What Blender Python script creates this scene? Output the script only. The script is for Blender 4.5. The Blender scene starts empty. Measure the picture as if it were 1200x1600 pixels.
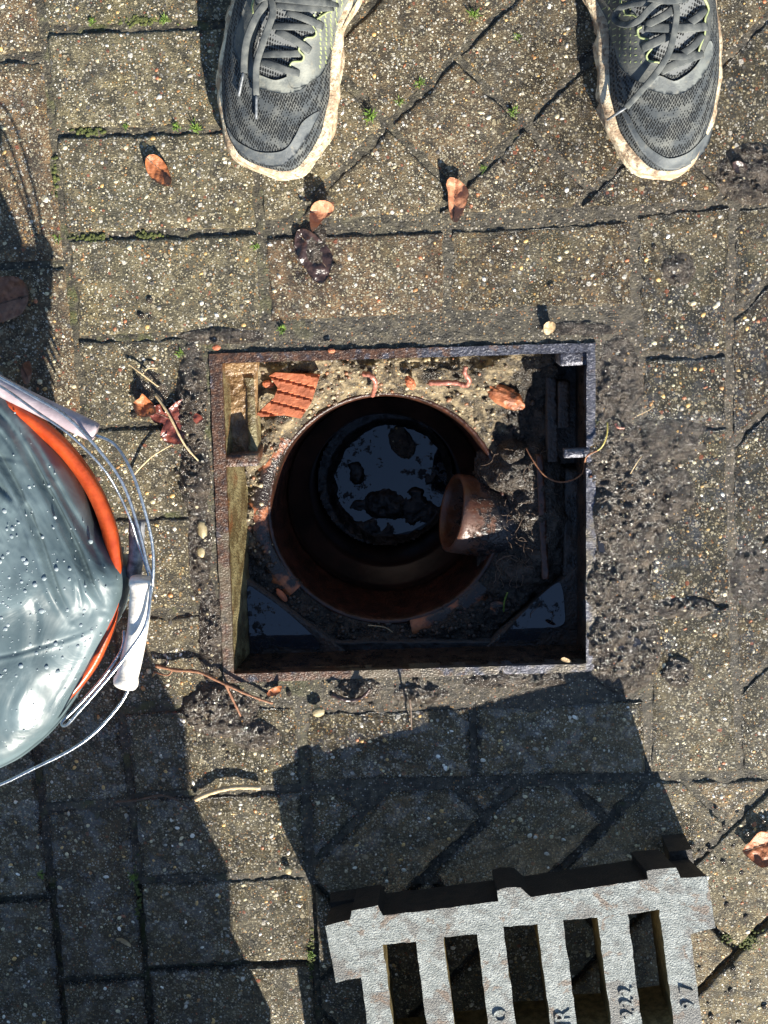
import bpy, math, random
import numpy as np
from mathutils import Vector, Matrix
from mathutils.geometry import delaunay_2d_cdt

SC = bpy.context.scene
COL = SC.collection
R = math.radians
random.seed(7)
rnd = random.Random(11)

# ------------------------------------------------------------------ camera
CAM_H = 1.40
FPX = 2130.0                      # focal length in pixels of the 1200x1600 photograph
TILT = math.atan2(450.0, FPX)     # optical axis leans away from the standing person
cam_d = bpy.data.cameras.new('camera')
cam = bpy.data.objects.new('camera', cam_d)
COL.objects.link(cam)
cam.location = (0, 0, CAM_H)
cam.rotation_euler = (-TILT, 0, 0)
cam_d.sensor_fit = 'VERTICAL'
cam_d.sensor_height = 36.0
cam_d.lens = FPX / 1600.0 * 36.0
cam_d.clip_start = 0.02
cam_d.clip_end = 200.0
SC.camera = cam

# ------------------------------------------------------------------ light
SUN_EL = R(28.0)
TO_SUN = Vector((0.40, -0.917, 0)).normalized() * math.cos(SUN_EL) + Vector((0, 0, math.sin(SUN_EL)))
world = bpy.data.worlds.new('World')
SC.world = world
world.use_nodes = True
wn = world.node_tree
wn.nodes.clear()
sky = wn.nodes.new('ShaderNodeTexSky')
sky.sky_type = 'NISHITA'
sky.sun_disc = False
sky.dust_density = .3
sky.ozone_density = 3.0
sky.sun_elevation = SUN_EL
sky.sun_rotation = math.atan2(TO_SUN.x, TO_SUN.y)
bg = wn.nodes.new('ShaderNodeBackground')
bg.inputs['Strength'].default_value = 0.075
wo = wn.nodes.new('ShaderNodeOutputWorld')
wn.links.new(sky.outputs[0], bg.inputs[0])
wn.links.new(bg.outputs[0], wo.inputs[0])
sun_d = bpy.data.lights.new('sun', 'SUN')
sun_d.energy = 5.0
sun_d.angle = R(0.55)
sun_d.color = (1.0, 0.94, 0.82)
sun = bpy.data.objects.new('sun', sun_d)
COL.objects.link(sun)
sun.rotation_euler = TO_SUN.to_track_quat('Z', 'Y').to_euler()
SC.view_settings.view_transform = 'Standard'
SC.view_settings.look = 'None'
SC.view_settings.exposure = 1.48
SC.view_settings.gamma = 1.0
SC.view_settings.use_curve_mapping = False

# ------------------------------------------------------------------ helpers
ct, st = math.cos(TILT), math.sin(TILT)

def P(px, py, z=0.0):
    """pixel of the photograph -> point of the real plane at height z"""
    u = (px - 600) / FPX
    v = -(py - 800) / FPX
    # camera frame (u, v, -1) rotated by -TILT about X
    dx, dy, dz = u, v * ct - st, -v * st - ct
    t = (z - CAM_H) / dz
    return Vector((dx * t, dy * t, z))

def PX(x, y, z=0.0):
    """inverse of P, works on arrays"""
    X, Y, Z = x, y, z - CAM_H
    yc = Y * ct - Z * st
    zc = Y * st + Z * ct
    return 600 + FPX * X / (-zc), 800 - FPX * yc / (-zc)

def hsh(ix, iy, seed):
    h = (ix.astype(np.int64) * 374761393 + iy.astype(np.int64) * 668265263 + seed * 1274126177) & 0x7fffffff
    h = ((h ^ (h >> 13)) * 1274126177) & 0x7fffffff
    return ((h ^ (h >> 16)) & 0xffffff) / float(0xffffff)

def vnoise(x, y, seed=0):
    x = np.asarray(x, dtype=float); y = np.asarray(y, dtype=float)
    ix = np.floor(x); iy = np.floor(y)
    fx = x - ix; fy = y - iy
    fx = fx * fx * (3 - 2 * fx); fy = fy * fy * (3 - 2 * fy)
    a = hsh(ix, iy, seed); b = hsh(ix + 1, iy, seed); c = hsh(ix, iy + 1, seed); d = hsh(ix + 1, iy + 1, seed)
    return (a * (1 - fx) + b * fx) * (1 - fy) + (c * (1 - fx) + d * fx) * fy

def fbm(x, y, oct=4, seed=0, gain=.5):
    x = np.asarray(x, dtype=float); y = np.asarray(y, dtype=float)
    s = 0; a = 1; t = 0
    for k in range(oct):
        s = s + a * vnoise(x * 2 ** k + 17.3 * k, y * 2 ** k - 9.1 * k, seed + k)
        t += a; a *= gain
    return s / t

ORG = {}

def put(name, verts, faces, mat, parent=None, smooth=True, kind=None, label=None, cat=None, group=None, attr=None, mats=None, fmat=None):
    verts = np.array([tuple(v) for v in verts], dtype=float) if not isinstance(verts, np.ndarray) else verts
    if parent is not None:
        o0 = ORG[parent.name]
    elif kind == 'structure' or len(verts) == 0:
        o0 = Vector((0, 0, 0))
    else:
        lo, hi = verts.min(0), verts.max(0)
        o0 = Vector(((lo[0] + hi[0]) / 2, (lo[1] + hi[1]) / 2, lo[2]))
    me = bpy.data.meshes.new(name)
    me.from_pydata((verts - np.array(o0)).tolist(), [], faces)
    ms = mats if mats else [mat]
    for m in ms:
        me.materials.append(m)
    if fmat is not None:
        me.polygons.foreach_set('material_index', fmat)
    if smooth:
        me.polygons.foreach_set('use_smooth', [True] * len(me.polygons))
    if attr:
        for an, (ty, data) in attr.items():
            a = me.attributes.new(an, ty, 'POINT')
            if ty == 'FLOAT':
                a.data.foreach_set('value', np.asarray(data, dtype=np.float32).ravel())
            else:
                a.data.foreach_set('color', np.asarray(data, dtype=np.float32).ravel())
    me.update()
    o = bpy.data.objects.new(name, me)
    COL.objects.link(o)
    if parent is not None:
        o.parent = parent
    else:
        o.location = o0
    ORG[o.name] = o0
    if kind: o['kind'] = kind
    if label: o['label'] = label
    if cat: o['category'] = cat
    if group: o['group'] = group
    return o

def empty(name, loc, label, cat, group=None):
    o = bpy.data.objects.new(name, None)
    COL.objects.link(o)
    o.empty_display_size = .05
    o.location = loc
    ORG[o.name] = Vector(loc)
    o['label'] = label; o['category'] = cat
    if group: o['group'] = group
    return o

class G:
    """collects geometry"""
    def __init__(s): s.v = []; s.f = []; s.c = []
    def add(s, v, f, c=None):
        n = len(s.v)
        s.v += [tuple(p) for p in v]
        s.f += [tuple(i + n for i in q) for q in f]
        if c is not None: s.c += [c] * len(v)

def tube(pts, rad, n=8, flat=1.0, up=None, caps=True):
    """round or flattened tube along points"""
    pts = [Vector(p) for p in pts]
    m = len(pts)
    rad = rad if isinstance(rad, (list, tuple)) else [rad] * m
    V = []; F = []
    prev = None
    for i, p in enumerate(pts):
        d = (pts[min(i + 1, m - 1)] - pts[max(i - 1, 0)])
        if d.length < 1e-9: d = Vector((1, 0, 0))
        d.normalize()
        ref = up if up is not None else (prev if prev is not None else Vector((0, 0, 1)))
        s = d.cross(ref)
        if s.length < 1e-5: s = d.cross(Vector((1, 0, 0)))
        s.normalize()
        b = s.cross(d).normalized()
        prev = b
        for k in range(n):
            a = 2 * math.pi * k / n
            V.append(p + s * math.cos(a) * rad[i] + b * math.sin(a) * rad[i] * flat)
    for i in range(m - 1):
        for k in range(n):
            a = i * n + k; b_ = i * n + (k + 1) % n
            F.append((a, b_, b_ + n, a + n))
    if caps:
        F.append(tuple(range(n - 1, -1, -1)))
        F.append(tuple((m - 1) * n + k for k in range(n)))
    return V, F

def catmull(pts, per=6, closed=False):
    pts = [Vector(p) if len(p) == 3 else Vector((p[0], p[1], 0)) for p in pts]
    n = len(pts); out = []
    rng = range(n) if closed else range(n - 1)
    for i in rng:
        if closed:
            p0, p1, p2, p3 = pts[(i - 1) % n], pts[i], pts[(i + 1) % n], pts[(i + 2) % n]
        else:
            p0, p1, p2, p3 = pts[max(i - 1, 0)], pts[i], pts[i + 1], pts[min(i + 2, n - 1)]
        for k in range(per):
            t = k / per
            out.append(0.5 * ((2 * p1) + (p2 - p0) * t + (2 * p0 - 5 * p1 + 4 * p2 - p3) * t * t + (3 * p1 - p0 - 3 * p2 + p3) * t ** 3))
    if not closed: out.append(pts[-1])
    return out

def inpoly(x, y, poly):
    x = np.asarray(x, float); y = np.asarray(y, float)
    r = np.zeros(x.shape, bool)
    n = len(poly)
    for i in range(n):
        x1, y1 = poly[i][0], poly[i][1]; x2, y2 = poly[(i + 1) % n][0], poly[(i + 1) % n][1]
        c = ((y1 > y) != (y2 > y))
        if y1 != y2:
            r ^= c & (x < (x2 - x1) * (y - y1) / (y2 - y1) + x1)
    return r

def resample(poly, step):
    out = []
    n = len(poly)
    for i in range(n):
        a = Vector(poly[i][:2]); b = Vector(poly[(i + 1) % n][:2])
        k = max(1, int((b - a).length / step))
        for j in range(k):
            out.append(tuple(a.lerp(b, j / k)))
    return out

def tri(poly, step=None, holes=()):
    """triangulated 2D area: points, faces, ordered boundary loops"""
    loops = [resample(poly, step) if step else [tuple(p[:2]) for p in poly]]
    for h in holes: loops.append(resample(h, step) if step else [tuple(p[:2]) for p in h])
    pts = []; edges = []; 
    for L in loops:
        n0 = len(pts)
        pts += L
        edges += [(n0 + i, n0 + (i + 1) % len(L)) for i in range(len(L))]
    if step:
        xs = [p[0] for p in loops[0]]; ys = [p[1] for p in loops[0]]
        gx = np.arange(min(xs) + step * .5, max(xs), step); gy = np.arange(min(ys) + step * .5, max(ys), step)
        X, Y = np.meshgrid(gx, gy)
        X = X + (np.arange(Y.shape[0])[:, None] % 2) * step * .5
        X = X.ravel(); Y = Y.ravel()
        m = inpoly(X, Y, loops[0])
        for L in loops[1:]: m &= ~inpoly(X, Y, L)
        # keep away from the boundary
        B = np.array(pts)
        X = X[m]; Y = Y[m]
        if len(X):
            d = np.min((X[:, None] - B[None, :, 0]) ** 2 + (Y[:, None] - B[None, :, 1]) ** 2, axis=1)
            k = d > (step * .45) ** 2
            pts += list(zip(X[k].tolist(), Y[k].tolist()))
    vo, eo, fo, ov, oe, of = delaunay_2d_cdt([Vector(p) for p in pts], edges, [], 1, 1e-7)
    vo = [tuple(v) for v in vo]
    cx = np.array([sum(vo[i][0] for i in f) / len(f) for f in fo]); cy = np.array([sum(vo[i][1] for i in f) / len(f) for f in fo])
    m = inpoly(cx, cy, loops[0])
    for L in loops[1:]: m &= ~inpoly(cx, cy, L)
    fo = [tuple(f) for f, k in zip(fo, m) if k]
    # boundary edges = edges used once
    cnt = {}
    for f in fo:
        for i in range(len(f)):
            e = (f[i], f[(i + 1) % len(f)])
            cnt[e] = 1
    bnd = [e for e in cnt if (e[1], e[0]) not in cnt]
    return vo, fo, bnd

def slab(vo, fo, bnd, top, bot, bottom=False):
    """extrudes a 2D triangulation between two surfaces top(x, y), bot(x, y) -> Vector"""
    V = [top(*p) for p in vo]
    n = len(V)
    F = list(fo)
    V += [bot(*p) for p in vo] if bottom else []
    if bottom:
        F += [tuple(reversed([i + n for i in f])) for f in fo]
        F += [(b, a, a + n, b + n) for a, b in bnd]
    else:
        ids = {}
        for a, b in bnd:
            for i in (a, b):
                if i not in ids:
                    ids[i] = len(V); V.append(bot(*vo[i]))
        F += [(b, a, ids[a], ids[b]) for a, b in bnd]
    return V, F, len(fo)

def fixn(V, F):
    return V, F

def ico(c, r, sq=(1, 1, 1), rot=0.0, sub=0, rng=rnd, jit=.15):
    t = (1 + 5 ** .5) / 2
    vs = [(-1, t, 0), (1, t, 0), (-1, -t, 0), (1, -t, 0), (0, -1, t), (0, 1, t), (0, -1, -t), (0, 1, -t), (t, 0, -1), (t, 0, 1), (-t, 0, -1), (-t, 0, 1)]
    fs = [(0, 11, 5), (0, 5, 1), (0, 1, 7), (0, 7, 10), (0, 10, 11), (1, 5, 9), (5, 11, 4), (11, 10, 2), (10, 7, 6), (7, 1, 8), (3, 9, 4), (3, 4, 2), (3, 2, 6), (3, 6, 8), (3, 8, 9), (4, 9, 5), (2, 4, 11), (6, 2, 10), (8, 6, 7), (9, 8, 1)]
    vs = [Vector(v).normalized() for v in vs]
    for _ in range(sub):
        cache = {}; nf = []
        def mid(a, b):
            k = (min(a, b), max(a, b))
            if k not in cache:
                cache[k] = len(vs); vs.append(((vs[a] + vs[b]) / 2).normalized())
            return cache[k]
        for a, b, c_ in fs:
            x, y, z = mid(a, b), mid(b, c_), mid(c_, a)
            nf += [(a, x, z), (b, y, x), (c_, z, y), (x, y, z)]
        fs = nf
    co, si = math.cos(rot), math.sin(rot)
    out = []
    for v in vs:
        k = r * (1 + jit * (rng.random() * 2 - 1))
        x, y, z = v.x * sq[0] * k, v.y * sq[1] * k, v.z * sq[2] * k
        out.append((c[0] + x * co - y * si, c[1] + x * si + y * co, c[2] + z))
    return out, fs

# ------------------------------------------------------------------ materials
class NT:
    def __init__(s, name):
        s.m = bpy.data.materials.new(name)
        s.m.use_nodes = True
        s.t = s.m.node_tree
        s.t.nodes.clear()
        s.out = s.t.nodes.new('ShaderNodeOutputMaterial')
        s.geo = None
    def link(s, val, sock):
        if val is None: return
        if isinstance(val, bpy.types.NodeSocket): s.t.links.new(val, sock)
        else:
            if sock.type == 'RGBA' and len(val) == 3: val = (*val, 1)
            sock.default_value = val
    def n(s, typ, ins=None, out=0, **props):
        nd = s.t.nodes.new('ShaderNode' + typ)
        for k, v in props.items(): setattr(nd, k, v)
        if ins:
            for k, v in ins.items(): s.link(v, nd.inputs[k])
        return nd.outputs[out]
    def pos(s):
        if s.geo is None: s.geo = s.t.nodes.new('ShaderNodeNewGeometry')
        return s.geo.outputs['Position']
    def noise(s, scale, detail=4, rough=.55, vec=None, out=0, dist=0.0):
        return s.n('TexNoise', {'Vector': vec or s.pos(), 'Scale': scale, 'Detail': detail, 'Roughness': rough, 'Distortion': dist}, out)
    def vor(s, scale, vec=None, feature='F1', rnd_=1.0):
        nd = s.t.nodes.new('ShaderNodeTexVoronoi'); nd.feature = feature
        s.link(vec or s.pos(), nd.inputs['Vector']); nd.inputs['Scale'].default_value = scale
        nd.inputs['Randomness'].default_value = rnd_
        return nd
    def math(s, op, a, b=None, c=None, clamp=False):
        nd = s.t.nodes.new('ShaderNodeMath'); nd.operation = op; nd.use_clamp = clamp
        s.link(a, nd.inputs[0]); s.link(b, nd.inputs[1]); s.link(c, nd.inputs[2])
        return nd.outputs[0]
    def mr(s, v, a, b, c=0.0, d=1.0, smooth=True):
        nd = s.t.nodes.new('ShaderNodeMapRange')
        if smooth: nd.interpolation_type = 'SMOOTHSTEP'
        for i, x in enumerate((v, a, b, c, d)): s.link(x, nd.inputs[i])
        return nd.outputs[0]
    def mix(s, f, a, b, blend='MIX'):
        nd = s.t.nodes.new('ShaderNodeMix'); nd.data_type = 'RGBA'; nd.blend_type = blend
        s.link(f, nd.inputs[0]); s.link(a, nd.inputs[6]); s.link(b, nd.inputs[7])
        return nd.outputs[2]
    def fmix(s, f, a, b):
        nd = s.t.nodes.new('ShaderNodeMix'); nd.data_type = 'FLOAT'
        s.link(f, nd.inputs[0]); s.link(a, nd.inputs[2]); s.link(b, nd.inputs[3])
        return nd.outputs[0]
    def ramp(s, f, stops, interp='LINEAR'):
        nd = s.t.nodes.new('ShaderNodeValToRGB'); cr = nd.color_ramp; cr.interpolation = interp
        while len(cr.elements) < len(stops): cr.elements.new(.5)
        for e, (p, c) in zip(cr.elements, stops):
            e.position = p; e.color = (*c, 1) if len(c) == 3 else c
        s.link(f, nd.inputs[0])
        return nd.outputs[0]
    def attr(s, name, out=2):
        nd = s.t.nodes.new('ShaderNodeAttribute'); nd.attribute_name = name
        return nd.outputs[out]
    def bump(s, h, dist, strength=1.0, normal=None):
        return s.n('Bump', {'Height': h, 'Distance': dist, 'Strength': strength, 'Normal': normal})
    def bsdf(s, color, rough=.5, normal=None, spec=.5, metal=0.0, ior=1.5, coat=0.0, coatr=.05, coatn=None, **kw):
        nd = s.t.nodes.new('ShaderNodeBsdfPrincipled')
        s.link(color, nd.inputs['Base Color']); s.link(rough, nd.inputs['Roughness'])
        s.link(metal, nd.inputs['Metallic']); s.link(ior, nd.inputs['IOR']); s.link(spec, nd.inputs['Specular IOR Level'])
        if normal is not None: s.link(normal, nd.inputs['Normal'])
        if coat is not None and not (isinstance(coat, float) and coat == 0):
            s.link(coat, nd.inputs['Coat Weight']); s.link(coatr, nd.inputs['Coat Roughness'])
            if coatn is not None: s.link(coatn, nd.inputs['Coat Normal'])
        for k, v in kw.items(): s.link(v, nd.inputs[k])
        s.t.links.new(nd.outputs[0], s.out.inputs[0])
        return s.m

def stones(n, scale, keep, r0, r1, seed=0.0):
    """scattered pebbles of a voronoi lattice: mask, per-stone random values"""
    mp = n.n('Mapping', {'Vector': n.pos(), 'Location': (seed, seed * .7, 0)})
    v = n.vor(scale, mp)
    sep = n.n('SeparateColor', {'Color': v.outputs['Color']}, 0)
    sep_n = sep.node
    r, g, b = sep_n.outputs[0], sep_n.outputs[1], sep_n.outputs[2]
    rad = n.math('MULTIPLY_ADD', g, r1 - r0, r0)
    here = n.math('LESS_THAN', r, keep)
    wob = n.math('MULTIPLY_ADD', n.noise(scale * 2.2, 1), .34, -.17)
    d = n.math('ADD', v.outputs['Distance'], wob)
    m = n.mr(d, n.math('MULTIPLY', rad, .82), rad, 1.0, 0.0)
    m = n.math('MULTIPLY', m, here)
    return m, b, g

STONE_RAMP = [(0.0, (.42, .36, .24)), (.2, (.62, .57, .46)), (.36, (.36, .17, .055)), (.48, (.50, .31, .11)), (.6, (.28, .26, .22)), (.7, (.55, .47, .30)), (.8, (.13, .12, .11)), (.9, (.70, .66, .58)), (.96, (.30, .10, .05))]

def m_paver():
    n = NT('paver_concrete')
    wet = n.attr('wet')  # wetness plus the extra darkening put on shaded paving
    tint = n.attr('tint')
    big = n.noise(9, 4)
    mid = n.noise(70, 5, .6)
    base = n.mix(n.mr(mid, .35, .68), (.044, .040, .028), (.205, .180, .118))
    warm = n.ramp(tint, [(0, (1.02, .98, .80)), (.5, (1.06, .93, .76)), (1.0, (1.24, .86, .64))])
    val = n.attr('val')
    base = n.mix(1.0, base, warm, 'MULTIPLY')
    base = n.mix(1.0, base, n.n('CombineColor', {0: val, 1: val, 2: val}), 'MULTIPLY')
    base = n.mix(n.mr(big, .5, .7, 0, .55), base, (.115, .108, .060))
    # fine sand
    sm, sb, sg = stones(n, 560, .72, .30, .62, 3.1)
    base = n.mix(n.math('MULTIPLY', sm, .9), base, n.ramp(sb, [(0, (.27, .235, .155)), (.22, (.52, .46, .31)), (.45, (.040, .035, .028)), (.66, (.40, .33, .19)), (.80, (.46, .24, .08)), (.87, (.88, .84, .72))], 'CONSTANT'))
    m2, b2, g2 = stones(n, 290, .50, .22, .52, 1.7)
    base = n.mix(n.math('MULTIPLY', m2, .92), base, n.ramp(b2, STONE_RAMP, 'CONSTANT'))
    m3, b3, g3 = stones(n, 140, .26, .16, .40, 0.4)
    base = n.mix(m3, base, n.ramp(b3, STONE_RAMP, 'CONSTANT'))
    # dark grime blotches and moss film
    gr = n.mr(n.noise(30, 7, .7), .49, .66)
    base = n.mix(n.math('MULTIPLY', gr, .60), base, (.040, .037, .030))
    yl = n.mr(n.noise(16, 5, .6), .52, .68)
    base = n.mix(n.math('MULTIPLY', yl, .35), base, n.mix(1.0, base, (1.25, 1.12, .62), 'MULTIPLY'))
    hf = n.math('MULTIPLY_ADD', mid, .9, 0.0)
    hf = n.math('ADD', hf, n.math('MULTIPLY', n.noise(620, 3, .7), 1.3))
    hf = n.math('ADD', hf, n.math('MULTIPLY', sm, .55))
    hf = n.math('ADD', hf, n.math('MULTIPLY', m2, .6))
    hf = n.math('ADD', hf, n.math('MULTIPLY', m3, .9))
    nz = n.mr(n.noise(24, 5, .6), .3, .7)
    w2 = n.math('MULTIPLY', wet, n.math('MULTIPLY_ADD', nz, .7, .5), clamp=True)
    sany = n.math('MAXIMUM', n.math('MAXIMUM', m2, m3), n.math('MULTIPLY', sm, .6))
    wet_shade_col = n.mix(sany, n.mix(1.0, base, (.17, .15, .165), 'MULTIPLY'), n.mix(1.0, base, (.66, .63, .62), 'MULTIPLY'))  # wet tone, pulled darker and purple to deepen the shade as well
    col = n.mix(w2, base, wet_shade_col)
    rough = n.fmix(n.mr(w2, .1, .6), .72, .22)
    nrm = n.bump(hf, .0034, 1.0)
    film = n.math('MULTIPLY', n.mr(w2, .45, .8), n.mr(n.noise(42, 7, .7), .50, .55))
    cn = n.bump(n.math('ADD', n.noise(240, 3), n.math('MULTIPLY', hf, .25)), .0016, .9)
    return n.bsdf(col, rough, nrm, spec=n.fmix(w2, .5, .6), coat=film, coatr=.06, coatn=cn, **{'Coat IOR': 1.6})

def m_stone():
    n = NT('aggregate')
    c = n.n('Attribute', attribute_name='Col', out=0)
    k = n.noise(420, 3)
    c = n.mix(n.mr(k, .3, .7, 0, .35), c, (.12, .10, .08))
    return n.bsdf(c, .42, n.bump(n.noise(900, 2), .0004, .6))

def m_joint():
    n = NT('joint_sand')
    a = n.noise(120, 6, .65)
    base = n.mix(n.mr(a, .35, .7), (.030, .026, .018), (.125, .108, .070))
    m2, b2, g2 = stones(n, 420, .45, .25, .5, 2.2)
    base = n.mix(n.math('MULTIPLY', m2, .75), base, n.ramp(b2, STONE_RAMP, 'CONSTANT'))
    sep = n.n('SeparateXYZ', {0: n.pos()}).node
    # moss grows in the drier joints on the left and at the top
    mossy = n.math('MULTIPLY', n.mr(sep.outputs[0], .05, -.25), n.mr(n.noise(30, 6, .7), .50, .66))
    mossy = n.math('MAXIMUM', mossy, n.mr(n.noise(17, 5, .7), .64, .72))
    mc = n.mix(n.noise(420, 3), (.035, .042, .008), (.120, .135, .022))
    col = n.mix(n.math('MULTIPLY', mossy, .75), base, mc)
    h = n.math('ADD', a, n.math('MULTIPLY', n.noise(500, 3, .7), .9))
    wet = n.attr('wet')
    col = n.mix(wet, col, n.mix(1.0, col, (.80, .74, .74), 'MULTIPLY'))
    return n.bsdf(col, n.fmix(wet, .75, .34), n.bump(h, .003, 1.0))

def m_mud():
    n = NT('wet_mud')
    a = n.noise(90, 6, .6)
    base = n.mix(n.mr(a, .35, .7), (.024, .018, .013), (.088, .067, .048))
    m2, b2, g2 = stones(n, 260, .15, .2, .45, 5.2)
    base = n.mix(n.math('MULTIPLY', m2, .8), base, n.ramp(b2, STONE_RAMP, 'CONSTANT'))
    h = n.math('ADD', n.noise(200, 6, .65), n.math('MULTIPLY', n.noise(700, 2), .3))
    return n.bsdf(base, n.mr(a, .3, .7, .09, .24), n.bump(h, .0050, 1.0), spec=.6)

def m_mortar():
    n = NT('mortar_bed')
    a = n.noise(75, 6, .65)
    dirt = n.attr('wet')
    base = n.mix(n.mr(a, .38, .64), (.055, .040, .022), (.270, .208, .120))
    m2, b2, g2 = stones(n, 330, .4, .25, .5, 7.2)
    base = n.mix(n.math('MULTIPLY', m2, .6), base, n.ramp(b2, STONE_RAMP, 'CONSTANT'))
    edge = n.math('ADD', dirt, n.math('MULTIPLY_ADD', n.noise(42, 6, .7), 1.7, -.85))
    f = n.mr(edge, .38, .66)
    mud = n.mix(n.mr(n.noise(160, 4), .4, .7), (.014, .011, .008), (.055, .043, .032))
    col = n.mix(f, base, mud)
    h = n.math('ADD', n.noise(220, 6, .65), n.math('MULTIPLY', a, .8))
    return n.bsdf(col, n.fmix(f, .62, .22), n.bump(h, .0045, 1.0))

def m_iron():
    n = NT('rusty_cast_iron')
    a = n.noise(55, 6, .65)
    sep = n.n('SeparateXYZ', {0: n.pos()}).node
    side = n.mr(sep.outputs[0], -.05, .2)      # rust is thicker on the left, polished metal on the right
    rust = n.mix(n.mr(n.noise(210, 4), .35, .7), (.030, .014, .008), (.110, .050, .025))
    steel = n.mix(n.mr(n.noise(300, 4), .35, .7), (.045, .045, .055), (.125, .125, .150))
    f = n.mr(n.math('ADD', a, n.math('MULTIPLY_ADD', side, -.30, .12)), .44, .56)
    col = n.mix(f, steel, rust)
    mud = n.mr(n.math('ADD', n.noise(24, 5, .6), n.mr(sep.outputs[1], -.28, -.33, 0, .16)), .60, .70)
    col = n.mix(n.math('MULTIPLY', mud, .7), col, (.12, .098, .062))
    h = n.math('ADD', n.noise(480, 4), n.math('MULTIPLY', n.noise(90, 3), .8))
    return n.bsdf(col, n.fmix(f, .30, .36), n.bump(h, .0012, .9), metal=n.fmix(f, .45, .05), spec=.6)

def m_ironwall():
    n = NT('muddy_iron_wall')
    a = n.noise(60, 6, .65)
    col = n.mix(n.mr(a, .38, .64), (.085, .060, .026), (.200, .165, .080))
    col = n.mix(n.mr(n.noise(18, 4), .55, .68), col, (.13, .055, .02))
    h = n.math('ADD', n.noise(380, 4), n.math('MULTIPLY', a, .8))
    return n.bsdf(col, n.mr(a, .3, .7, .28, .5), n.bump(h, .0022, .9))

def m_darkiron():  # black wet iron, also the near-black put on shaded walls
    n = NT('black_iron_shade')
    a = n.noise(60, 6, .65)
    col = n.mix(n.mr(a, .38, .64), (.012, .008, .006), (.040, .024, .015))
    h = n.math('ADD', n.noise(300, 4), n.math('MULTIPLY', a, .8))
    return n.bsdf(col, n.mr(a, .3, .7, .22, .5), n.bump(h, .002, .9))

def m_plain(name, c1, c2, scale=120, rough=.5, bd=.0008, metal=0.0, spec=.5, coat=0.0, stretch=None, **kw):
    n = NT(name)
    vec = n.pos()
    if stretch: vec = n.n('Mapping', {'Vector': n.pos(), 'Scale': stretch})
    a = n.noise(scale, 5, .6, vec=vec)
    col = n.mix(n.mr(a, .35, .68), c1, c2)
    return n.bsdf(col, rough, n.bump(n.noise(scale * 4, 4, vec=vec), bd, .8), metal=metal, spec=spec, coat=coat, **kw)

def m_grate():
    n = NT('worn_grate_top')
    a = n.noise(28, 5, .6)
    b = n.noise(95, 5, .65)
    col = n.mix(n.mr(b, .35, .7), (.19, .21, .20), (.36, .38, .36))
    col = n.mix(n.mr(n.noise(24, 6, .7), .51, .57, 0, .75), col, (.125, .112, .100))
    col = n.mix(n.mr(n.noise(34, 6, .7, out=0, dist=.6), .56, .61, 0, .75), col, (.17, .105, .065))
    col = n.mix(n.mr(n.noise(260, 4, .7), .58, .66, 0, .5), col, (.11, .10, .085))
    v = n.vor(42)
    sp = n.mr(v.outputs['Distance'], .12, .22, 1, 0)
    keep = n.math('LESS_THAN', n.n('SeparateColor', {0: v.outputs['Color']}), .35)
    col = n.mix(n.math('MULTIPLY', n.math('MULTIPLY', sp, keep), .6), col, (.10, .095, .09))
    col = n.mix(n.mr(n.noise(430, 3, .7), .56, .64, 0, .55), col, (.07, .068, .06))
    h = n.math('ADD', n.noise(520, 3, .6), n.math('MULTIPLY', n.noise(1500, 1), .3))
    return n.bsdf(col, .5, n.bump(h, .0036, 1.0), metal=0.0, spec=.6)

def m_terracotta(name='terracotta', dark=.45):
    n = NT(name)
    a = n.noise(70, 6, .65)
    col = n.mix(n.mr(a, .35, .7), (.24, .070, .025), (.42, .150, .060))
    f = n.mr(n.noise(30, 6, .65), dark, dark + .14)
    col = n.mix(f, col, (.020, .013, .009))
    return n.bsdf(col, n.fmix(f, .5, .25), n.bump(n.noise(350, 4), .0012, .8))

def m_sludge():
    n = NT('black_sludge')
    a = n.noise(120, 6, .65)
    return n.bsdf(n.mix(n.mr(a, .35, .7), (.004, .0035, .003), (.014, .012, .011)), .3, n.bump(a, .003, .9))

def m_pipe():
    n = NT('muddy_clay_pipe')
    a = n.noise(55, 6, .65)
    col = n.mix(n.mr(a, .35, .7), (.075, .026, .011), (.150, .055, .022))
    dust = n.mr(n.noise(28, 5, .6), .42, .58)
    col = n.mix(n.math('MULTIPLY', dust, .5), col, (.115, .075, .062))
    f = n.math('ADD', n.noise(110, 7, .75), n.math('MULTIPLY_ADD', n.attr('wet'), 6.0, -.14))
    f = n.mr(f, .44, .60)
    col = n.mix(f, col, (.016, .014, .014))
    return n.bsdf(col, n.fmix(f, .38, .2), n.bump(n.math('ADD', n.math('MULTIPLY', n.noise(350, 4), .4), n.math('MULTIPLY', f, n.noise(260, 4))), .0016, .8))

def m_mesh():
    n = NT('shoe_mesh')
    mp = n.n('Mapping', {'Vector': n.pos(), 'Rotation': (0, 0, R(38)), 'Scale': (1.0, .58, .25)})
    v = n.vor(520, mp, rnd_=.25)
    hole = n.mr(v.outputs['Distance'], .28, .52, 1, 0)
    d = n.noise(60, 4)
    col = n.mix(n.mr(d, .4, .7), (.048, .055, .060), (.120, .122, .112))
    col = n.mix(n.math('MULTIPLY', hole, .92), col, (.006, .007, .008))
    h = n.math('SUBTRACT', 1.0, hole)
    return n.bsdf(col, .8, n.bump(h, .0016, 1.0), spec=.3)

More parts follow.
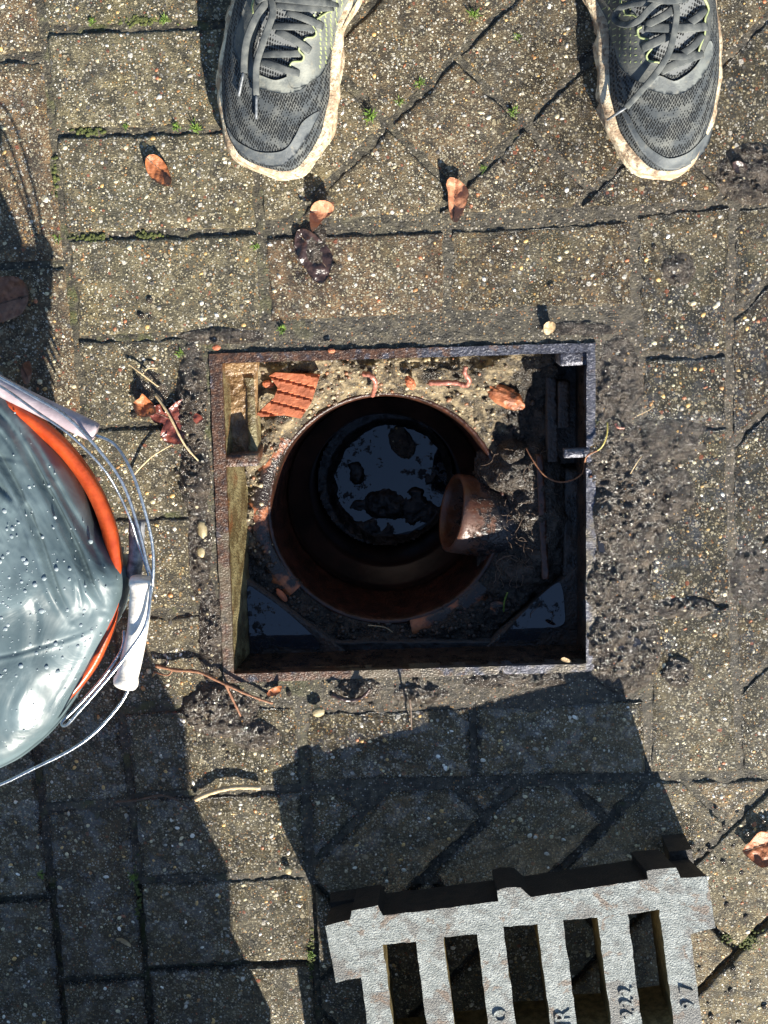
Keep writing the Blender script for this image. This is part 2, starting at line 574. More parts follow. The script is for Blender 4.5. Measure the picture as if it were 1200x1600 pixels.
def m_knit():
    n = NT('tongue_mesh')
    mp = n.n('Mapping', {'Vector': n.pos(), 'Rotation': (0, 0, R(12)), 'Scale': (1, .6, .25)})
    v = n.vor(420, mp, rnd_=.1)
    hole = n.mr(v.outputs['Distance'], .3, .5, 1, 0)
    col = n.mix(hole, (.13, .135, .135), (.012, .013, .014))
    return n.bsdf(col, .8, n.bump(n.math('SUBTRACT', 1.0, hole), .0016, 1.0), spec=.3)

def m_lace():
    n = NT('lace_weave')
    w = n.n('TexWave', {'Vector': n.pos(), 'Scale': 420.0, 'Distortion': .6}, 1, wave_type='BANDS', bands_direction='Y')
    a = n.noise(90, 4)
    col = n.mix(n.mr(a, .35, .7), (.060, .068, .072), (.150, .156, .148))
    return n.bsdf(col, .75, n.bump(w, .0006, .7), spec=.3)

def m_sole():
    n = NT('dirty_midsole')
    a = n.noise(80, 6, .65)
    col = n.mix(n.mr(a, .40, .62), (.34, .235, .145), (.66, .55, .38))
    mp = n.n('Mapping', {'Vector': n.pos(), 'Scale': (1, 1, 3.0)})
    d = n.mr(n.noise(120, 6, .75, vec=mp), .52, .60)
    col = n.mix(n.math('MULTIPLY', d, .75), col, (.10, .055, .03))
    return n.bsdf(col, .6, n.bump(n.math('ADD', a, n.noise(300, 4, vec=mp)), .002, .8))

def m_overlay(name, c1, c2):
    n = NT(name)
    a = n.noise(60, 5, .6)
    col = n.mix(n.mr(a, .35, .68), c1, c2)
    du = n.mr(n.noise(130, 6, .7), .52, .72)
    col = n.mix(n.math('MULTIPLY', du, .55), col, (.20, .18, .135))
    return n.bsdf(col, .68, n.bump(n.noise(500, 3), .0005, .7))

def m_bag():
    n = NT('black_plastic_bag')
    a = n.noise(14, 4, .5, dist=1.2)
    mp = n.n('Mapping', {'Vector': n.pos(), 'Rotation': (0, 0, R(-62)), 'Scale': (.35, 1.6, 1)})
    f = n.noise(60, 4, .55, vec=mp)
    col = n.mix(n.mr(a, .4, .65), (.066, .094, .103), (.108, .146, .156))
    h = n.math('ADD', n.math('MULTIPLY', a, 2.0), n.math('MULTIPLY', f, .15))
    return n.bsdf(col, n.mr(n.noise(40, 4), .4, .6, .30, .42), n.bump(h, .003, .3), spec=.42, ior=1.5)

def m_water(name, col, film=0.0):
    n = NT(name)
    h = n.noise(26, 2)
    dd = n.mr(n.math('ADD', n.noise(70, 7, .75), n.math('MULTIPLY', n.noise(20, 3), .5)), .84, .87)
    r = n.fmix(dd, .03, .45)
    col = n.mix(dd, col, (.010, .008, .007))
    return n.bsdf(col, r, n.bump(n.math('ADD', h, n.math('MULTIPLY', dd, .8)), .0008, .3), spec=n.fmix(dd, .75, .2), ior=1.55)

def m_leaf(name, c1, c2, rough=.5):
    n = NT(name)
    a = n.noise(140, 5, .6)
    col = n.mix(n.mr(a, .35, .68), c1, c2)
    col = n.mix(n.mr(n.noise(60, 4), .62, .7, 0, .8), col, (.05, .02, .012))
    return n.bsdf(col, rough, n.bump(n.noise(300, 4), .0012, .8))

M = dict(
    peb=m_plain('buff_pebble', (.24, .19, .10), (.42, .34, .19), 240, .4, .0008),
    sludge=m_sludge(), bank=m_plain('black_bank_mud', (.018, .013, .009), (.062, .048, .036), 110, .26, .005), potrim=m_plain('dark_clay_rim', (.018, .007, .004), (.062, .022, .012), 70, .35, .0015), pipe=m_pipe(),
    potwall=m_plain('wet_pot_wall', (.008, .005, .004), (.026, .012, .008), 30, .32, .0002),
    rustmud=m_plain('rusty_muddy_ledge', (.085, .045, .018), (.30, .185, .085), 46, .3, .004),
    paver=m_paver(), stone=m_stone(), joint=m_joint(), mud=m_mud(), mortar=m_mortar(), iron=m_iron(), wall=m_ironwall(), dark=m_darkiron(),
    grate=m_grate(), slot=m_plain('olive_slot_wall', (.10, .075, .025), (.26, .20, .085), 130, .6, .002),
    gdark=m_plain('grate_side_shade', (.010, .007, .005), (.026, .018, .012), 90, .6, .002),  # near-black: shade of the grate's outer sides put into the colour
    terra=m_plain('clean_orange_clay', (.30, .085, .035), (.52, .155, .065), 60, .6, .0012), terrad=m_terracotta('terracotta_muddy', .40), glaze=m_plain('brown_pot_glaze', (.030, .012, .007), (.10, .035, .016), 60, .28, .001),
    water=m_water('drain_water', (.004, .005, .009)), puddle=m_water('puddle_water', (.018, .017, .018)),
    mesh=m_mesh(), knit=m_knit(), lace=m_lace(), sole=m_sole(),
    grey=m_overlay('grey_overlay', (.105, .114, .108), (.205, .21, .18)), mgrey=m_overlay('mid_overlay', (.07, .078, .080), (.14, .15, .14)), dgrey=m_overlay('dark_overlay', (.042, .047, .048), (.095, .098, .088)),
    toe=m_overlay('toe_rubber', (.045, .053, .060), (.10, .11, .112)), lime=m_plain('lime_piping', (.24, .28, .12), (.36, .40, .20), 200, .6, .0003),
    liner=m_plain('shoe_lining', (.010, .010, .012), (.025, .025, .028), 300, .9, .001),
    aglet=m_plain('aglet_plastic', (.10, .11, .12), (.22, .23, .24), 200, .3, .0002),
    jeans=m_plain('dark_denim', (.02, .028, .045), (.045, .06, .09), 600, .85, .001), coatm=m_plain('dark_coat', (.02, .022, .02), (.04, .042, .038), 200, .8, .001),
    skin=m_plain('skin', (.42, .24, .17), (.52, .31, .22), 80, .5, .0003), hair=m_plain('brown_hair', (.05, .03, .018), (.09, .055, .03), 400, .6, .001),
    bag=m_bag(), bucket=m_plain('orange_plastic', (.36, .045, .010), (.50, .075, .016), 60, .33, .0004), bucketd=m_plain('dusty_orange_plastic', (.26, .085, .03), (.50, .15, .05), 320, .8, .0018),
    steel=m_plain('wire_steel', (.30, .33, .36), (.55, .58, .60), 200, .25, .0003, metal=.85), white=m_plain('white_grip_plastic', (.62, .56, .48), (.80, .76, .70), 90, .35, .0006),
    lilac=m_plain('milky_tube_plastic', (.30, .24, .26), (.42, .35, .37), 60, .35, .0004), gtube=m_plain('grey_scuffed_tube', (.06, .06, .065), (.30, .30, .31), 95, .35, .001),
    drop=m_plain('water_drop', (.22, .26, .27), (.30, .34, .35), 200, .08, .0001), worm=m_plain('worm_skin', (.24, .085, .060), (.42, .18, .13), 240, .3, .0005),
    twig=m_plain('twig_bark', (.16, .065, .030), (.30, .135, .065), 260, .6, .001), straw=m_plain('pale_straw', (.42, .30, .16), (.62, .48, .28), 260, .55, .0008), darkroot=m_plain('dark_root', (.06, .035, .02), (.13, .08, .05), 260, .5, .0008),
    lorange=m_leaf('orange_leaf', (.24, .075, .025), (.40, .14, .05)), ltan=m_leaf('tan_leaf', (.32, .13, .065), (.46, .22, .12)), lbrown=m_leaf('brown_leaf', (.15, .065, .035), (.26, .12, .065)),
    ldark=m_leaf('dark_wet_leaf', (.025, .016, .015), (.06, .035, .030), .2), lred=m_leaf('red_maple_leaf', (.10, .028, .022), (.20, .055, .04), .25), lfade=m_leaf('faded_leaf', (.30, .20, .10), (.42, .30, .16)),
    moss=m_plain('moss_green', (.07, .13, .015), (.17, .26, .035), 300, .6, .0006), mossd=m_plain('moss_olive', (.04, .050, .010), (.11, .125, .025), 300, .8, .002),
    grass=m_plain('grass_blade', (.12, .20, .03), (.22, .30, .05), 200, .5, .0003), yroot=m_plain('yellow_root', (.32, .26, .06), (.46, .36, .10), 200, .5, .0004),
    timber=m_plain('weathered_timber', (.16, .11, .07), (.28, .21, .14), 30, .8, .002, stretch=(1, 1, 8)), soil=m_plain('shade_box_soil', (.02, .015, .01), (.05, .04, .03), 80, .9, .006),
)

# ------------------------------------------------------------------ wetness map in world space, raised to deepen the shaded paving too
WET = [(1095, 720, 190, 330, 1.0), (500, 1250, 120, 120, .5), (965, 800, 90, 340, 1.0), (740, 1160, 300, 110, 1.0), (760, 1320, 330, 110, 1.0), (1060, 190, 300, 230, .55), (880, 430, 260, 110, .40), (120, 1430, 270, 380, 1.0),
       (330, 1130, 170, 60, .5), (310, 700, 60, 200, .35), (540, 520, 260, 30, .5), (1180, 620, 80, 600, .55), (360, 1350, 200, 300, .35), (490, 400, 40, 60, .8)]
WET_SHADE_W = []
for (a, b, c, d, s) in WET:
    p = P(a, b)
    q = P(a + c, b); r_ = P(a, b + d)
    WET_SHADE_W.append((p.x, p.y, abs(q.x - p.x), abs(r_.y - p.y), s))

def wet_shade_at(x, y):
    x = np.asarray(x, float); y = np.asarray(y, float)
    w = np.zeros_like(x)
    for cx, cy, rx, ry, s in WET_SHADE_W:
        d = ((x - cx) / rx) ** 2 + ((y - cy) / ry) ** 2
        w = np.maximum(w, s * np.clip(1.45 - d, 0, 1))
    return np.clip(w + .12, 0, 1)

# ------------------------------------------------------------------ setting: ground under the paving
FR_OUT = [(326, 553), (931, 536), (932, 1050), (349, 1068)]
FR_IN = [(346, 568), (917, 551), (916, 1038), (365, 1054)]
fo = [P(*p, .004) for p in FR_OUT]
fi = [P(*p, .004) for p in FR_IN]

X0, X1, Y0, Y1 = -.50, .50, -.72, .36
def grid_sheet(x0, x1, y0, y1, step, zf, keep):
    xs = np.arange(x0, x1 + step / 2, step); ys = np.arange(y0, y1 + step / 2, step)
    X, Y = np.meshgrid(xs, ys)
    Z = zf(X, Y)
    ny, nx = X.shape
    idx = np.arange(nx * ny).reshape(ny, nx)
    cx = (X[:-1, :-1] + X[1:, 1:]) / 2; cy = (Y[:-1, :-1] + Y[1:, 1:]) / 2
    k = keep(cx, cy, (Z[:-1, :-1] + Z[1:, 1:] + Z[1:, :-1] + Z[:-1, 1:]) / 4)
    q = np.stack([idx[:-1, :-1][k], idx[:-1, 1:][k], idx[1:, 1:][k], idx[1:, :-1][k]], 1)
    used = np.unique(q)
    remap = -np.ones(nx * ny, int); remap[used] = np.arange(len(used))
    V = np.stack([X.ravel(), Y.ravel(), Z.ravel()], 1)[used]
    return V, remap[q].tolist()

def frame_hole(x, y, grow=0.0):
    pts = [(p.x, p.y) for p in fo]
    c = (sum(p[0] for p in pts) / 4, sum(p[1] for p in pts) / 4)
    pts = [(c[0] + (p[0] - c[0]) * (1 + grow), c[1] + (p[1] - c[1]) * (1 + grow)) for p in pts]
    return inpoly(x, y, pts)

def zjoint(x, y):
    z = -.0025 + .0040 * (fbm(x * 60, y * 60, 4, 5) - .42) + .0014 * (vnoise(x * 420, y * 420, 9) - .5)
    px, py = PX(x, y)
    strip = np.clip(1 - np.maximum(np.abs(px - 635) - 300, np.abs(py - 803) - 275) / 45, 0, 1)
    strip = np.clip(np.maximum(strip, np.clip(1.3 - ((px - 968) / 48) ** 2 - ((py - 620) / 110) ** 2, 0, 1)), 0, 1)
    return z + strip * .0022

V, F = grid_sheet(X0, X1, Y0, Y1, .0028, zjoint, lambda x, y, z: ~frame_hole(x, y, -.012))
pavement = put('pavement', V, F, M['joint'], kind='structure', attr={'wet': ('FLOAT', wet_shade_at(V[:, 0], V[:, 1]))})
# the yard goes on to the horizon round the part laid piece by piece
def m_far():
    n = NT('distant_paving')
    mp = n.n('Mapping', {'Vector': n.pos(), 'Scale': (1, 1, 1)})
    b = n.n('TexBrick', {'Vector': mp, 'Color1': (.10, .09, .075), 'Color2': (.14, .125, .10), 'Mortar': (.04, .035, .028), 'Scale': 4.76, 'Mortar Size': .02, 'Brick Width': 1.0, 'Row Height': .5})
    c = n.mix(n.mr(n.noise(60, 6), .4, .7), b, (.20, .18, .14))
    return n.bsdf(c, .7, n.bump(n.noise(300, 4), .002, .8))
B = 60.0
xo0, xo1, yo0, yo1 = -1.05, 1.0, -1.45, .95
vv = [(-B, -B, -.013), (B, -B, -.013), (B, B, -.013), (-B, B, -.013), (xo0, yo0, -.013), (xo1, yo0, -.013), (xo1, yo1, -.013), (xo0, yo1, -.013)]
put('ground', vv, [(0, 1, 5, 4), (1, 2, 6, 5), (2, 3, 7, 6), (3, 0, 4, 7)], m_far(), kind='structure', smooth=False)
vv = [(xo0, yo0, -.009), (xo1, yo0, -.009), (xo1, yo1, -.009), (xo0, yo1, -.009), (X0, Y0, -.009), (X1, Y0, -.009), (X1, Y1, -.009), (X0, Y1, -.009)]
put('sand_bed', vv, [(0, 1, 5, 4), (1, 2, 6, 5), (2, 3, 7, 6), (3, 0, 4, 7)], M['joint'], kind='structure', smooth=False, attr={'wet': ('FLOAT', [0.1] * 8)})

# ------------------------------------------------------------------ pavers
def clip_half(poly, a, b, c):
    """keep a*x + b*y <= c"""
    out = []
    n = len(poly)
    for i in range(n):
        p, q = poly[i], poly[(i + 1) % n]
        dp = a * p[0] + b * p[1] - c; dq = a * q[0] + b * q[1] - c
        if dp <= 0: out.append(p)
        if (dp < 0 < dq) or (dq < 0 < dp):
            t = dp / (dp - dq)
            out.append((p[0] + (q[0] - p[0]) * t, p[1] + (q[1] - p[1]) * t))
    return out

def area(p):
    return .5 * sum(p[i][0] * p[(i + 1) % len(p)][1] - p[(i + 1) % len(p)][0] * p[i][1] for i in range(len(p)))

def inset(poly, d):
    if area(poly) < 0: poly = poly[::-1]
    res = list(poly)
    n = len(poly)
    for i in range(n):
        p, q = poly[i], poly[(i + 1) % n]
        ex, ey = q[0] - p[0], q[1] - p[1]
        L = math.hypot(ex, ey)
        if L < 1e-6: continue
        nx, ny = ey / L, -ex / L     # outward for ccw
        res = clip_half(res, nx, ny, nx * p[0] + ny * p[1] - d)
        if len(res) < 3: return []
    return res

PAV_POLY = []
def brick(poly_w, joint=.0034, tint=None, tight=0, val=None):
    poly = inset([(p[0], p[1]) for p in poly_w], joint)
    if len(poly) < 3 or abs(area(poly)) < .0006: return
    cx = sum(p[0] for p in poly) / len(poly); cy = sum(p[1] for p in poly) / len(poly)
    px, py = PX(cx, cy)
    near = -220 < px < 1420 and -260 < py < 1860
    seed = len(PAV_POLY) * 13 + 5
    step = .006 if near else .05
    loop = resample(poly, step)
    n = len(loop)
    ins = [0, .0012, .0028, .006, .014] if near else [0, .003]
    L = np.array(loop)
    d = np.array([cx, cy]) - L
    dl = np.hypot(d[:, 0], d[:, 1])
    rings = []
    drop = [-.0030, -.0012, -.0004, 0, 0] if near else [-.003, 0]
    if near:
        L = L + (np.stack([fbm(L[:, 0] * 160, L[:, 1] * 160, 3, seed), fbm(L[:, 0] * 160, L[:, 1] * 160, 3, seed + 50)], 1) - .5) * .0026
    fr = [.25, .5, .8] if near else []
    V = []
    tx, ty = (rnd.random() - .5) * .012, (rnd.random() - .5) * .012
    dz = (rnd.random() - .5) * .0012
    PAV_POLY.append((poly, near, (cx, cy, tx, ty, dz)))
    def top(Q, extra):
        z = extra + dz + (Q[:, 0] - cx) * tx + (Q[:, 1] - cy) * ty
        if near: z = z + (fbm(Q[:, 0] * 38, Q[:, 1] * 38, 4, 77) - .5) * .0022
        return np.stack([Q[:, 0], Q[:, 1], z], 1)
    rings.append(np.stack([L[:, 0], L[:, 1], np.full(n, -.03)], 1))
    for k, s in enumerate(ins):
        Q = L + d * np.minimum(s / np.maximum(dl, 1e-6), .9)[:, None]
        chip = 0
        if near and k in (0, 1, 2):
            chip = -np.clip(fbm(Q[:, 0] * 70, Q[:, 1] * 70, 3, 31) - .54, 0, 1) * (.020, .016, .008)[k]
        rings.append(top(Q, drop[k] + chip))
    base = L + d * np.minimum(ins[-1] / np.maximum(dl, 1e-6), .9)[:, None]
    for f_ in fr:
        rings.append(top(base + (np.array([cx, cy]) - base) * f_, 0))
    V = np.concatenate(rings + [top(np.array([[cx, cy]]), 0)])
    F = []
    for r in range(len(rings) - 1):
        for i in range(n):
            j = (i + 1) % n
            F.append((r * n + i, r * n + j, (r + 1) * n + j, (r + 1) * n + i))
    last = (len(rings) - 1) * n; c = len(V) - 1
    for i in range(n):
        F.append((last + i, last + (i + 1) % n, c))
    tn = tint if tint is not None else rnd.random() * .5
    put('brick', V, F, M['paver'], parent=pavement, attr={'wet': ('FLOAT', wet_shade_at(V[:, 0], V[:, 1])), 'tint': ('FLOAT', np.full(len(V), tn)), 'val': ('FLOAT', np.full(len(V), (val if val else 1.0) * (.82 + .34 * rnd.random())))})

def quad(a, b, c, d, **k):
    brick([P(*a), P(*b), P(*c), P(*d)], **k)

def interp(tab, y):
    if y <= tab[0][1]: i = 0
    elif y >= tab[-1][1]: i = len(tab) - 2
    else: i = max(k for k in range(len(tab) - 1) if tab[k][1] <= y)
    (xa, ya), (xb, yb) = tab[i], tab[i + 1]
    return xa + (xb - xa) * (y - ya) / (yb - ya)

V0 = [(48, -120), (62, 0), (80, 200), (100, 370), (118, 525), (150, 805), (170, 960), (188, 1105), (205, 1240), (215, 1370), (227, 1508), (238, 1640)]
V1 = [(376, -120), (385, 0), (395, 203), (407, 365), (418, 523)]
rows = [-770, -605, -442, -280, -118, 41, 203, 365, 525]
for a, b in zip(rows[:-1], rows[1:]):
    xa, xb = interp(V0, a), interp(V0, b); xc, xd = interp(V1, a), interp(V1, b)
    if b == 525: xd, xc = 412, 405
    quad((xa, a + 5), (xc, a - 4), (xd, b - 4), (xb, b + 5), tint=.05 + .25 * rnd.random(), val=1.12)
quad((118, 530), (322, 524), (326, 664), (134, 668), joint=.0022, tint=.3, val=1.05)
quad((134, 668), (326, 664), (331, 803), (150, 808), joint=.0022, tint=.3, val=1.05)
quad((150, 808), (331, 803), (340, 955), (170, 962), tint=.3)
quad((170, 962), (340, 955), (352, 1085), (188, 1108), tint=.3)
quad((188, 1112), (468, 1098), (475, 1230), (205, 1245), tint=.2)
V1b = [(475, 1236), (483, 1368), (491, 1505), (500, 1640), (508, 1775)]
rb = [1240, 1372, 1510, 1650, 1785, 1920, 2055, 2190]
for a, b in zip(rb[:-1], rb[1:]):
    quad((interp(V0, a), a + 5), (interp(V1b, a), a - 6), (interp(V1b, b), b - 6), (interp(V0, b), b + 5), tint=.15 + .2 * rnd.random(), val=1.1)
# vertical columns on the left
def col(off0, off1, js, tn):
    def xx(y, s): 
        w = 158 + (135 - 158) * (y / 1500.0)
        return interp(V0, y) - s * w
    for a, b in zip(js[:-1], js[1:]):
        quad((xx(a, off1), a + 4), (xx(a, off0), a - 4), (xx(b, off0), b - 4), (xx(b, off1), b + 4), tint=tn + .2 * rnd.random())
col(0, 1, [-560, -235, 91, 415, 712, 985, 1258, 1532, 1800, 2070], .75)
col(1, 2, [-720, -395, -70, 255, 560, 850, 1130, 1408, 1670, 1940], .4)
col(2, 3, [-560, -235, 91, 415, 712, 985, 1258, 1532, 1800, 2070], .4)
col(3, 4, [-720, -395, -70, 255, 560, 850, 1130, 1408, 1670, 1940], .4)
# course above the frame
quad((408, 367), (700, 357), (697, 493), (418, 508), tint=1.0, val=1.15)
quad((700, 357), (992, 340), (992, 480), (697, 493), tint=.7, val=.95)
# course below the frame
quad((470, 1110), (738, 1102), (742, 1220), (478, 1226), tint=.3)
quad((738, 1102), (1010, 1090), (1014, 1213), (742, 1220), tint=.35)
# column on the right
V2 = [(988, 330), (1001, 555), (1005, 668), (1012, 945), (1015, 1213)]
V3 = [(1146, 318), (1140, 552), (1140, 664), (1145, 940), (1158, 1210)]
for (a, b) in zip(range(4), range(1, 5)):
    quad(V2[a], V3[a], V3[b], V2[b], tint=(.45, .3, .3, .35)[a], val=(1.05, .8, .8, 1.1)[a])
# diagonal paving
UL = [-900 + 212 * k for k in range(-3, 7)] + [588, 800, 1013, 1225, 1435, 1640, 1840, 2035, 2235, 2432, 2640, 2840, 3040, 3240, 3440, 3640, 3840]
UL = sorted(set(round(u) for u in UL if u < 580)) + [588, 800, 1013, 1225, 1435, 1640, 1840, 2035, 2235, 2432, 2640, 2840, 3040, 3240, 3440, 3640, 3840]
UL[UL.index(588) - 1] = 376
WL = [-2440, -2230, -2030, -1830, -1640, -1450, -1260, -1080, -890, -700, -520, -335, -150, 40, 225, 412, 625, 837, 1050, 1262, 1475, 1687, 1900, 2112, 2324, 2536]
def diag(region):
    for i in range(len(UL) - 1):
        u0, u1 = UL[i], UL[i + 1]
        if u0 == 800: js = [w for w in WL if w in (412, 625, 1050, 1475, 40, -335, 1900, -700)]
        elif u0 == 588: js = [w for w in WL if w in (412, 837, 40, 1262, -335)]
        elif u0 == 1013: js = [w for w in WL if w in (225, 625, 1050, -150, 1475, 1900, -520)]
        else: js = [w for k, w in enumerate(WL) if (k + i) % 2 == 0]
        for a, b in zip(js[:-1], js[1:]):
            c4 = [((u + w) / 2, (u - w) / 2) for u, w in ((u0, a), (u1, a), (u1, b), (u0, b))]
            poly = c4
            rg = region if area(region) > 0 else region[::-1]
            for k in range(len(rg)):
                p, q = rg[k], rg[(k + 1) % len(rg)]
                ex, ey = q[0] - p[0], q[1] - p[1]
                nx, ny = ey, -ex
                poly = clip_half(poly, nx, ny, nx * p[0] + ny * p[1])
                if len(poly) < 3: break
            if len(poly) < 3 or abs(area(poly)) < 900: continue
            ccx = sum(p[0] for p in poly) / len(poly); ccy = sum(p[1] for p in poly) / len(poly)
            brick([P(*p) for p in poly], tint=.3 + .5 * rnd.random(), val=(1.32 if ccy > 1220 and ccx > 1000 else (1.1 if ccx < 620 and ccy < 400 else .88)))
diag([(375, -120), (1850, -120), (1850, 286), (1146, 318), (988, 334), (700, 353), (408, 363)])
diag([(310, -800), (1850, -800), (1850, -120), (375, -120)])
diag([(1146, 318), (1850, 290), (1850, 1195), (1158, 1210), (1145, 940), (1140, 560)])
diag([(478, 1230), (1015, 1218), (1158, 1213), (1850, 1200), (1850, 2300), (540, 2300)])

# ------------------------------------------------------------------ aggregate standing proud of the pavers
def stone_field(N, polys, wmin, wmax, seed):
    r = random.Random(seed)
    g = G()
    pal = [(.62, .57, .46), (.70, .66, .58), (.36, .17, .055), (.52, .32, .11), (.55, .47, .30), (.34, .12, .05), (.30, .28, .24), (.48, .42, .26), (.10, .09, .08)]
    wts = [4, 3, 2.2, 4.5, 5, 1.0, 2.5, 5, 1.2]
    made = 0
    areas = [abs(area(p)) for p in polys]
    for _ in range(N):
        ip = r.choices(range(len(polys)), areas)[0]
        p = polys[ip]; kk = near_pl[ip]
        p2 = inset(p, .004)
        if len(p2) < 3: continue
        xs = [q[0] for q in p2]; ys = [q[1] for q in p2]
        for _t in range(4):
            x, y = r.uniform(min(xs), max(xs)), r.uniform(min(ys), max(ys))
            if inpoly(np.array([x]), np.array([y]), p2)[0]: break
        else: continue
        rad = wmin + (wmax - wmin) * r.random() ** 3.4
        c = r.choices(pal, wts)[0]
        k = .95 + .5 * r.random()
        zt_ = kk[4] + (x - kk[0]) * kk[2] + (y - kk[1]) * kk[3] + (float(fbm(x * 38, y * 38, 4, 77)) - .5) * .0022
        v, f = ico((x, y, zt_ - rad * .10), rad, (1, r.uniform(.55, .95), .33), r.random() * 6.28, 0, r, .2)
        g.add(v, f, (c[0] * k, c[1] * k, c[2] * k, 1))
    return g
near_polys = [p for p, n_, k_ in PAV_POLY if n_]
near_pl = [k_ for p, n_, k_ in PAV_POLY if n_]
g = stone_field(8500, near_polys, .0007, .0036, 3)
put('aggregate_stone', g.v, g.f, M['stone'], parent=pavement, kind='stuff', attr={'Col': ('FLOAT_COLOR', g.c)})

# ------------------------------------------------------------------ mud around the frame
MUD = [(965, 610, 42, 90, .0042), (965, 720, 60, 70, .0066), (985, 800, 62, 95, .0125), (1030, 770, 60, 55, .0065), (950, 860, 30, 70, .006), (965, 920, 55, 60, .0085), (975, 1010, 60, 75, .0100), (960, 570, 30, 40, .004),
       (350, 525, 70, 16, .0036), (900, 515, 70, 14, .0034), (300, 620, 26, 90, .0066), (305, 740, 26, 70, .0076), (312, 850, 20, 90, .0052), (330, 990, 22, 90, .0048),
       (345, 1110, 60, 45, .0088), (400, 1150, 40, 25, .0075), (560, 1078, 40, 22, .0078), (660, 1085, 50, 16, .0055), (800, 1062, 110, 16, .0045), (1155, 1290, 50, 38, .0110), (1085, 1420, 30, 70, .0045),
       (1175, 270, 60, 50, .0055), (1060, 420, 30, 30, .0046), (1030, 690, 90, 40, .0045), (1060, 1050, 26, 26, .0075), (235, 610, 30, 40, .0048), (490, 395, 24, 50, .004), (1060, 950, 60, 20, .0050), (1180, 900, 40, 60, .0040)]
def zmud(x, y):
    px, py = PX(x, y)
    h = np.zeros_like(x)
    for a, b, c, d, s in MUD:
        k = np.clip(1 - ((px - a) / c) ** 2 - ((py - b) / d) ** 2, 0, 1)
        h = np.maximum(h, s * np.sqrt(k) + 0 * h)
    n1 = fbm(x * 30, y * 30, 5, 21, .55)
    n2 = 1 - np.abs(fbm(x * 95, y * 95, 3, 41) * 2 - 1)
    k = h / .004
    return -.0024 + h * (.25 + 1.35 * n1) * 1.15 + np.clip(k, 0, 1.6) * (n2 - .62) * .0028 + (vnoise(x * 480, y * 480, 3) - .5) * .0005
V, F = grid_sheet(X0 + .06, X1 - .02, Y0 + .1, .22, .0019, zmud, lambda x, y, z: (z > -.0020) & ~frame_hole(x, y, -.045))
put('mud', V, F, M['mud'], kind='stuff', label='dark wet mud smeared over the paving round the open drain', cat='mud')

# clods thrown about
g = G()
r = random.Random(5)
MV = V[V[:, 2] > .0012]
for _ in range(1300):
    q_ = MV[r.randrange(len(MV))]
    rad = .0006 + .0026 * r.random() ** 2.4
    v, f = ico((q_[0], q_[1], q_[2] + rad * .1), rad, (1, r.uniform(.5, 1), .5), r.random() * 6, 1, r, .22)
    g.add(v, f)
spots = [(960, 800, 40, 200, 60), (350, 1120, 70, 50, 80), (300, 700, 30, 120, 40), (1120, 1400, 60, 120, 50), (560, 1085, 150, 18, 60), (1150, 1310, 50, 40, 50), (700, 600, 420, 380, 60), (1070, 760, 50, 300, 26), (1120, 1540, 70, 60, 40), (210, 470, 30, 60, 8)]
for a, b, c, d, k in spots:
    for _ in range(int(k * .55)):
        px, py = r.gauss(a, c * .6), r.gauss(b, d * .6)
        p = P(px, py, 0)
        if frame_hole(np.array([p.x]), np.array([p.y]), .02)[0]: continue
        rad = .0009 + .0034 * r.random() ** 3
        v, f = ico((p.x, p.y, float(max(0, zmud(np.array([p.x]), np.array([p.y]))[0])) + rad * .25), rad, (1, r.uniform(.6, 1), .42), r.random() * 6, 1, r, .16)
        g.add(v, f)
put('mud_clods', g.v, g.f, M['mud'], smooth=True, kind='stuff', label='scattered small clods of black mud on the paving', cat='mud')

# ------------------------------------------------------------------ gully frame
frame_c = sum((Vector(p) for p in fo), Vector()) / 4
gully = empty('drain_surround', (frame_c.x, frame_c.y, -.12), 'rusty square cast iron gully frame set open in the block paving', 'drain frame')
def edge_noise(poly, step, amp, seed):
    L = resample(poly, step)
    A = np.array(L)
    n1 = fbm(A[:, 0] * 120, A[:, 1] * 120, 3, seed) - .5; n2 = fbm(A[:, 0] * 120, A[:, 1] * 120, 3, seed + 9) - .5
    A = A + np.stack([n1, n2], 1) * amp
    return [tuple(a) for a in A]
ow = edge_noise([(p.x, p.y) for p in fo], .006, .0020, 3)
iw = edge_noise([(p.x, p.y) for p in fi], .006, .0013, 13)
vo, f2, bnd = tri(ow, None, [iw])
V, F, nt = slab(vo, f2, bnd, lambda x, y: Vector((x, y, .0022 + .0012 * (float(fbm(x * 60, y * 60, 3, 4)) - .5))), lambda x, y: Vector((x, y, -.016)), bottom=True)
put('rim', V, F, M['iron'], parent=gully, smooth=False)
def wallpiece(a, b, z0, z1, th, mat, name='wall', lean=0.0):
    """upright plate from a to b (world xy), inner face on the line, thickness outward, foot leaning inward"""
    a = Vector((a[0], a[1], 0)); b = Vector((b[0], b[1], 0))
    d = (b - a).normalized(); nrm = Vector((d.y, -d.x, 0))
    c = Vector((frame_c.x, frame_c.y, 0))
    if (c - a).dot(nrm) > 0: nrm = -nrm     # outward
    n = max(8, int((b - a).length / .006)); m = 12
    V = []; F = []
    for i in range(n + 1):
        for j in range(m + 1):
            p = a.lerp(b, i / n)
            z = z0 + (z1 - z0) * j / m
            amp = .0018 * (float(fbm((p.x + p.y) * 70, z * 70, 3, 8)) - .5)
            V.append(p - nrm * (lean * j / m + amp) + Vector((0, 0, z)))
    for i in range(n):
        for j in range(m):
            k = i * (m + 1) + j
            F.append((k, k + 1, k + m + 2, k + m + 1))
    nb = len(V)
    V += [a + nrm * th + Vector((0, 0, z0)), b + nrm * th + Vector((0, 0, z0)), b + nrm * th + Vector((0, 0, z1)), a + nrm * th + Vector((0, 0, z1))]
    F.append((nb, nb + 1, nb + 2, nb + 3))
    put(name, V, F, mat, parent=gully)
ii = [Vector((p.x, p.y, 0)) for p in fi]
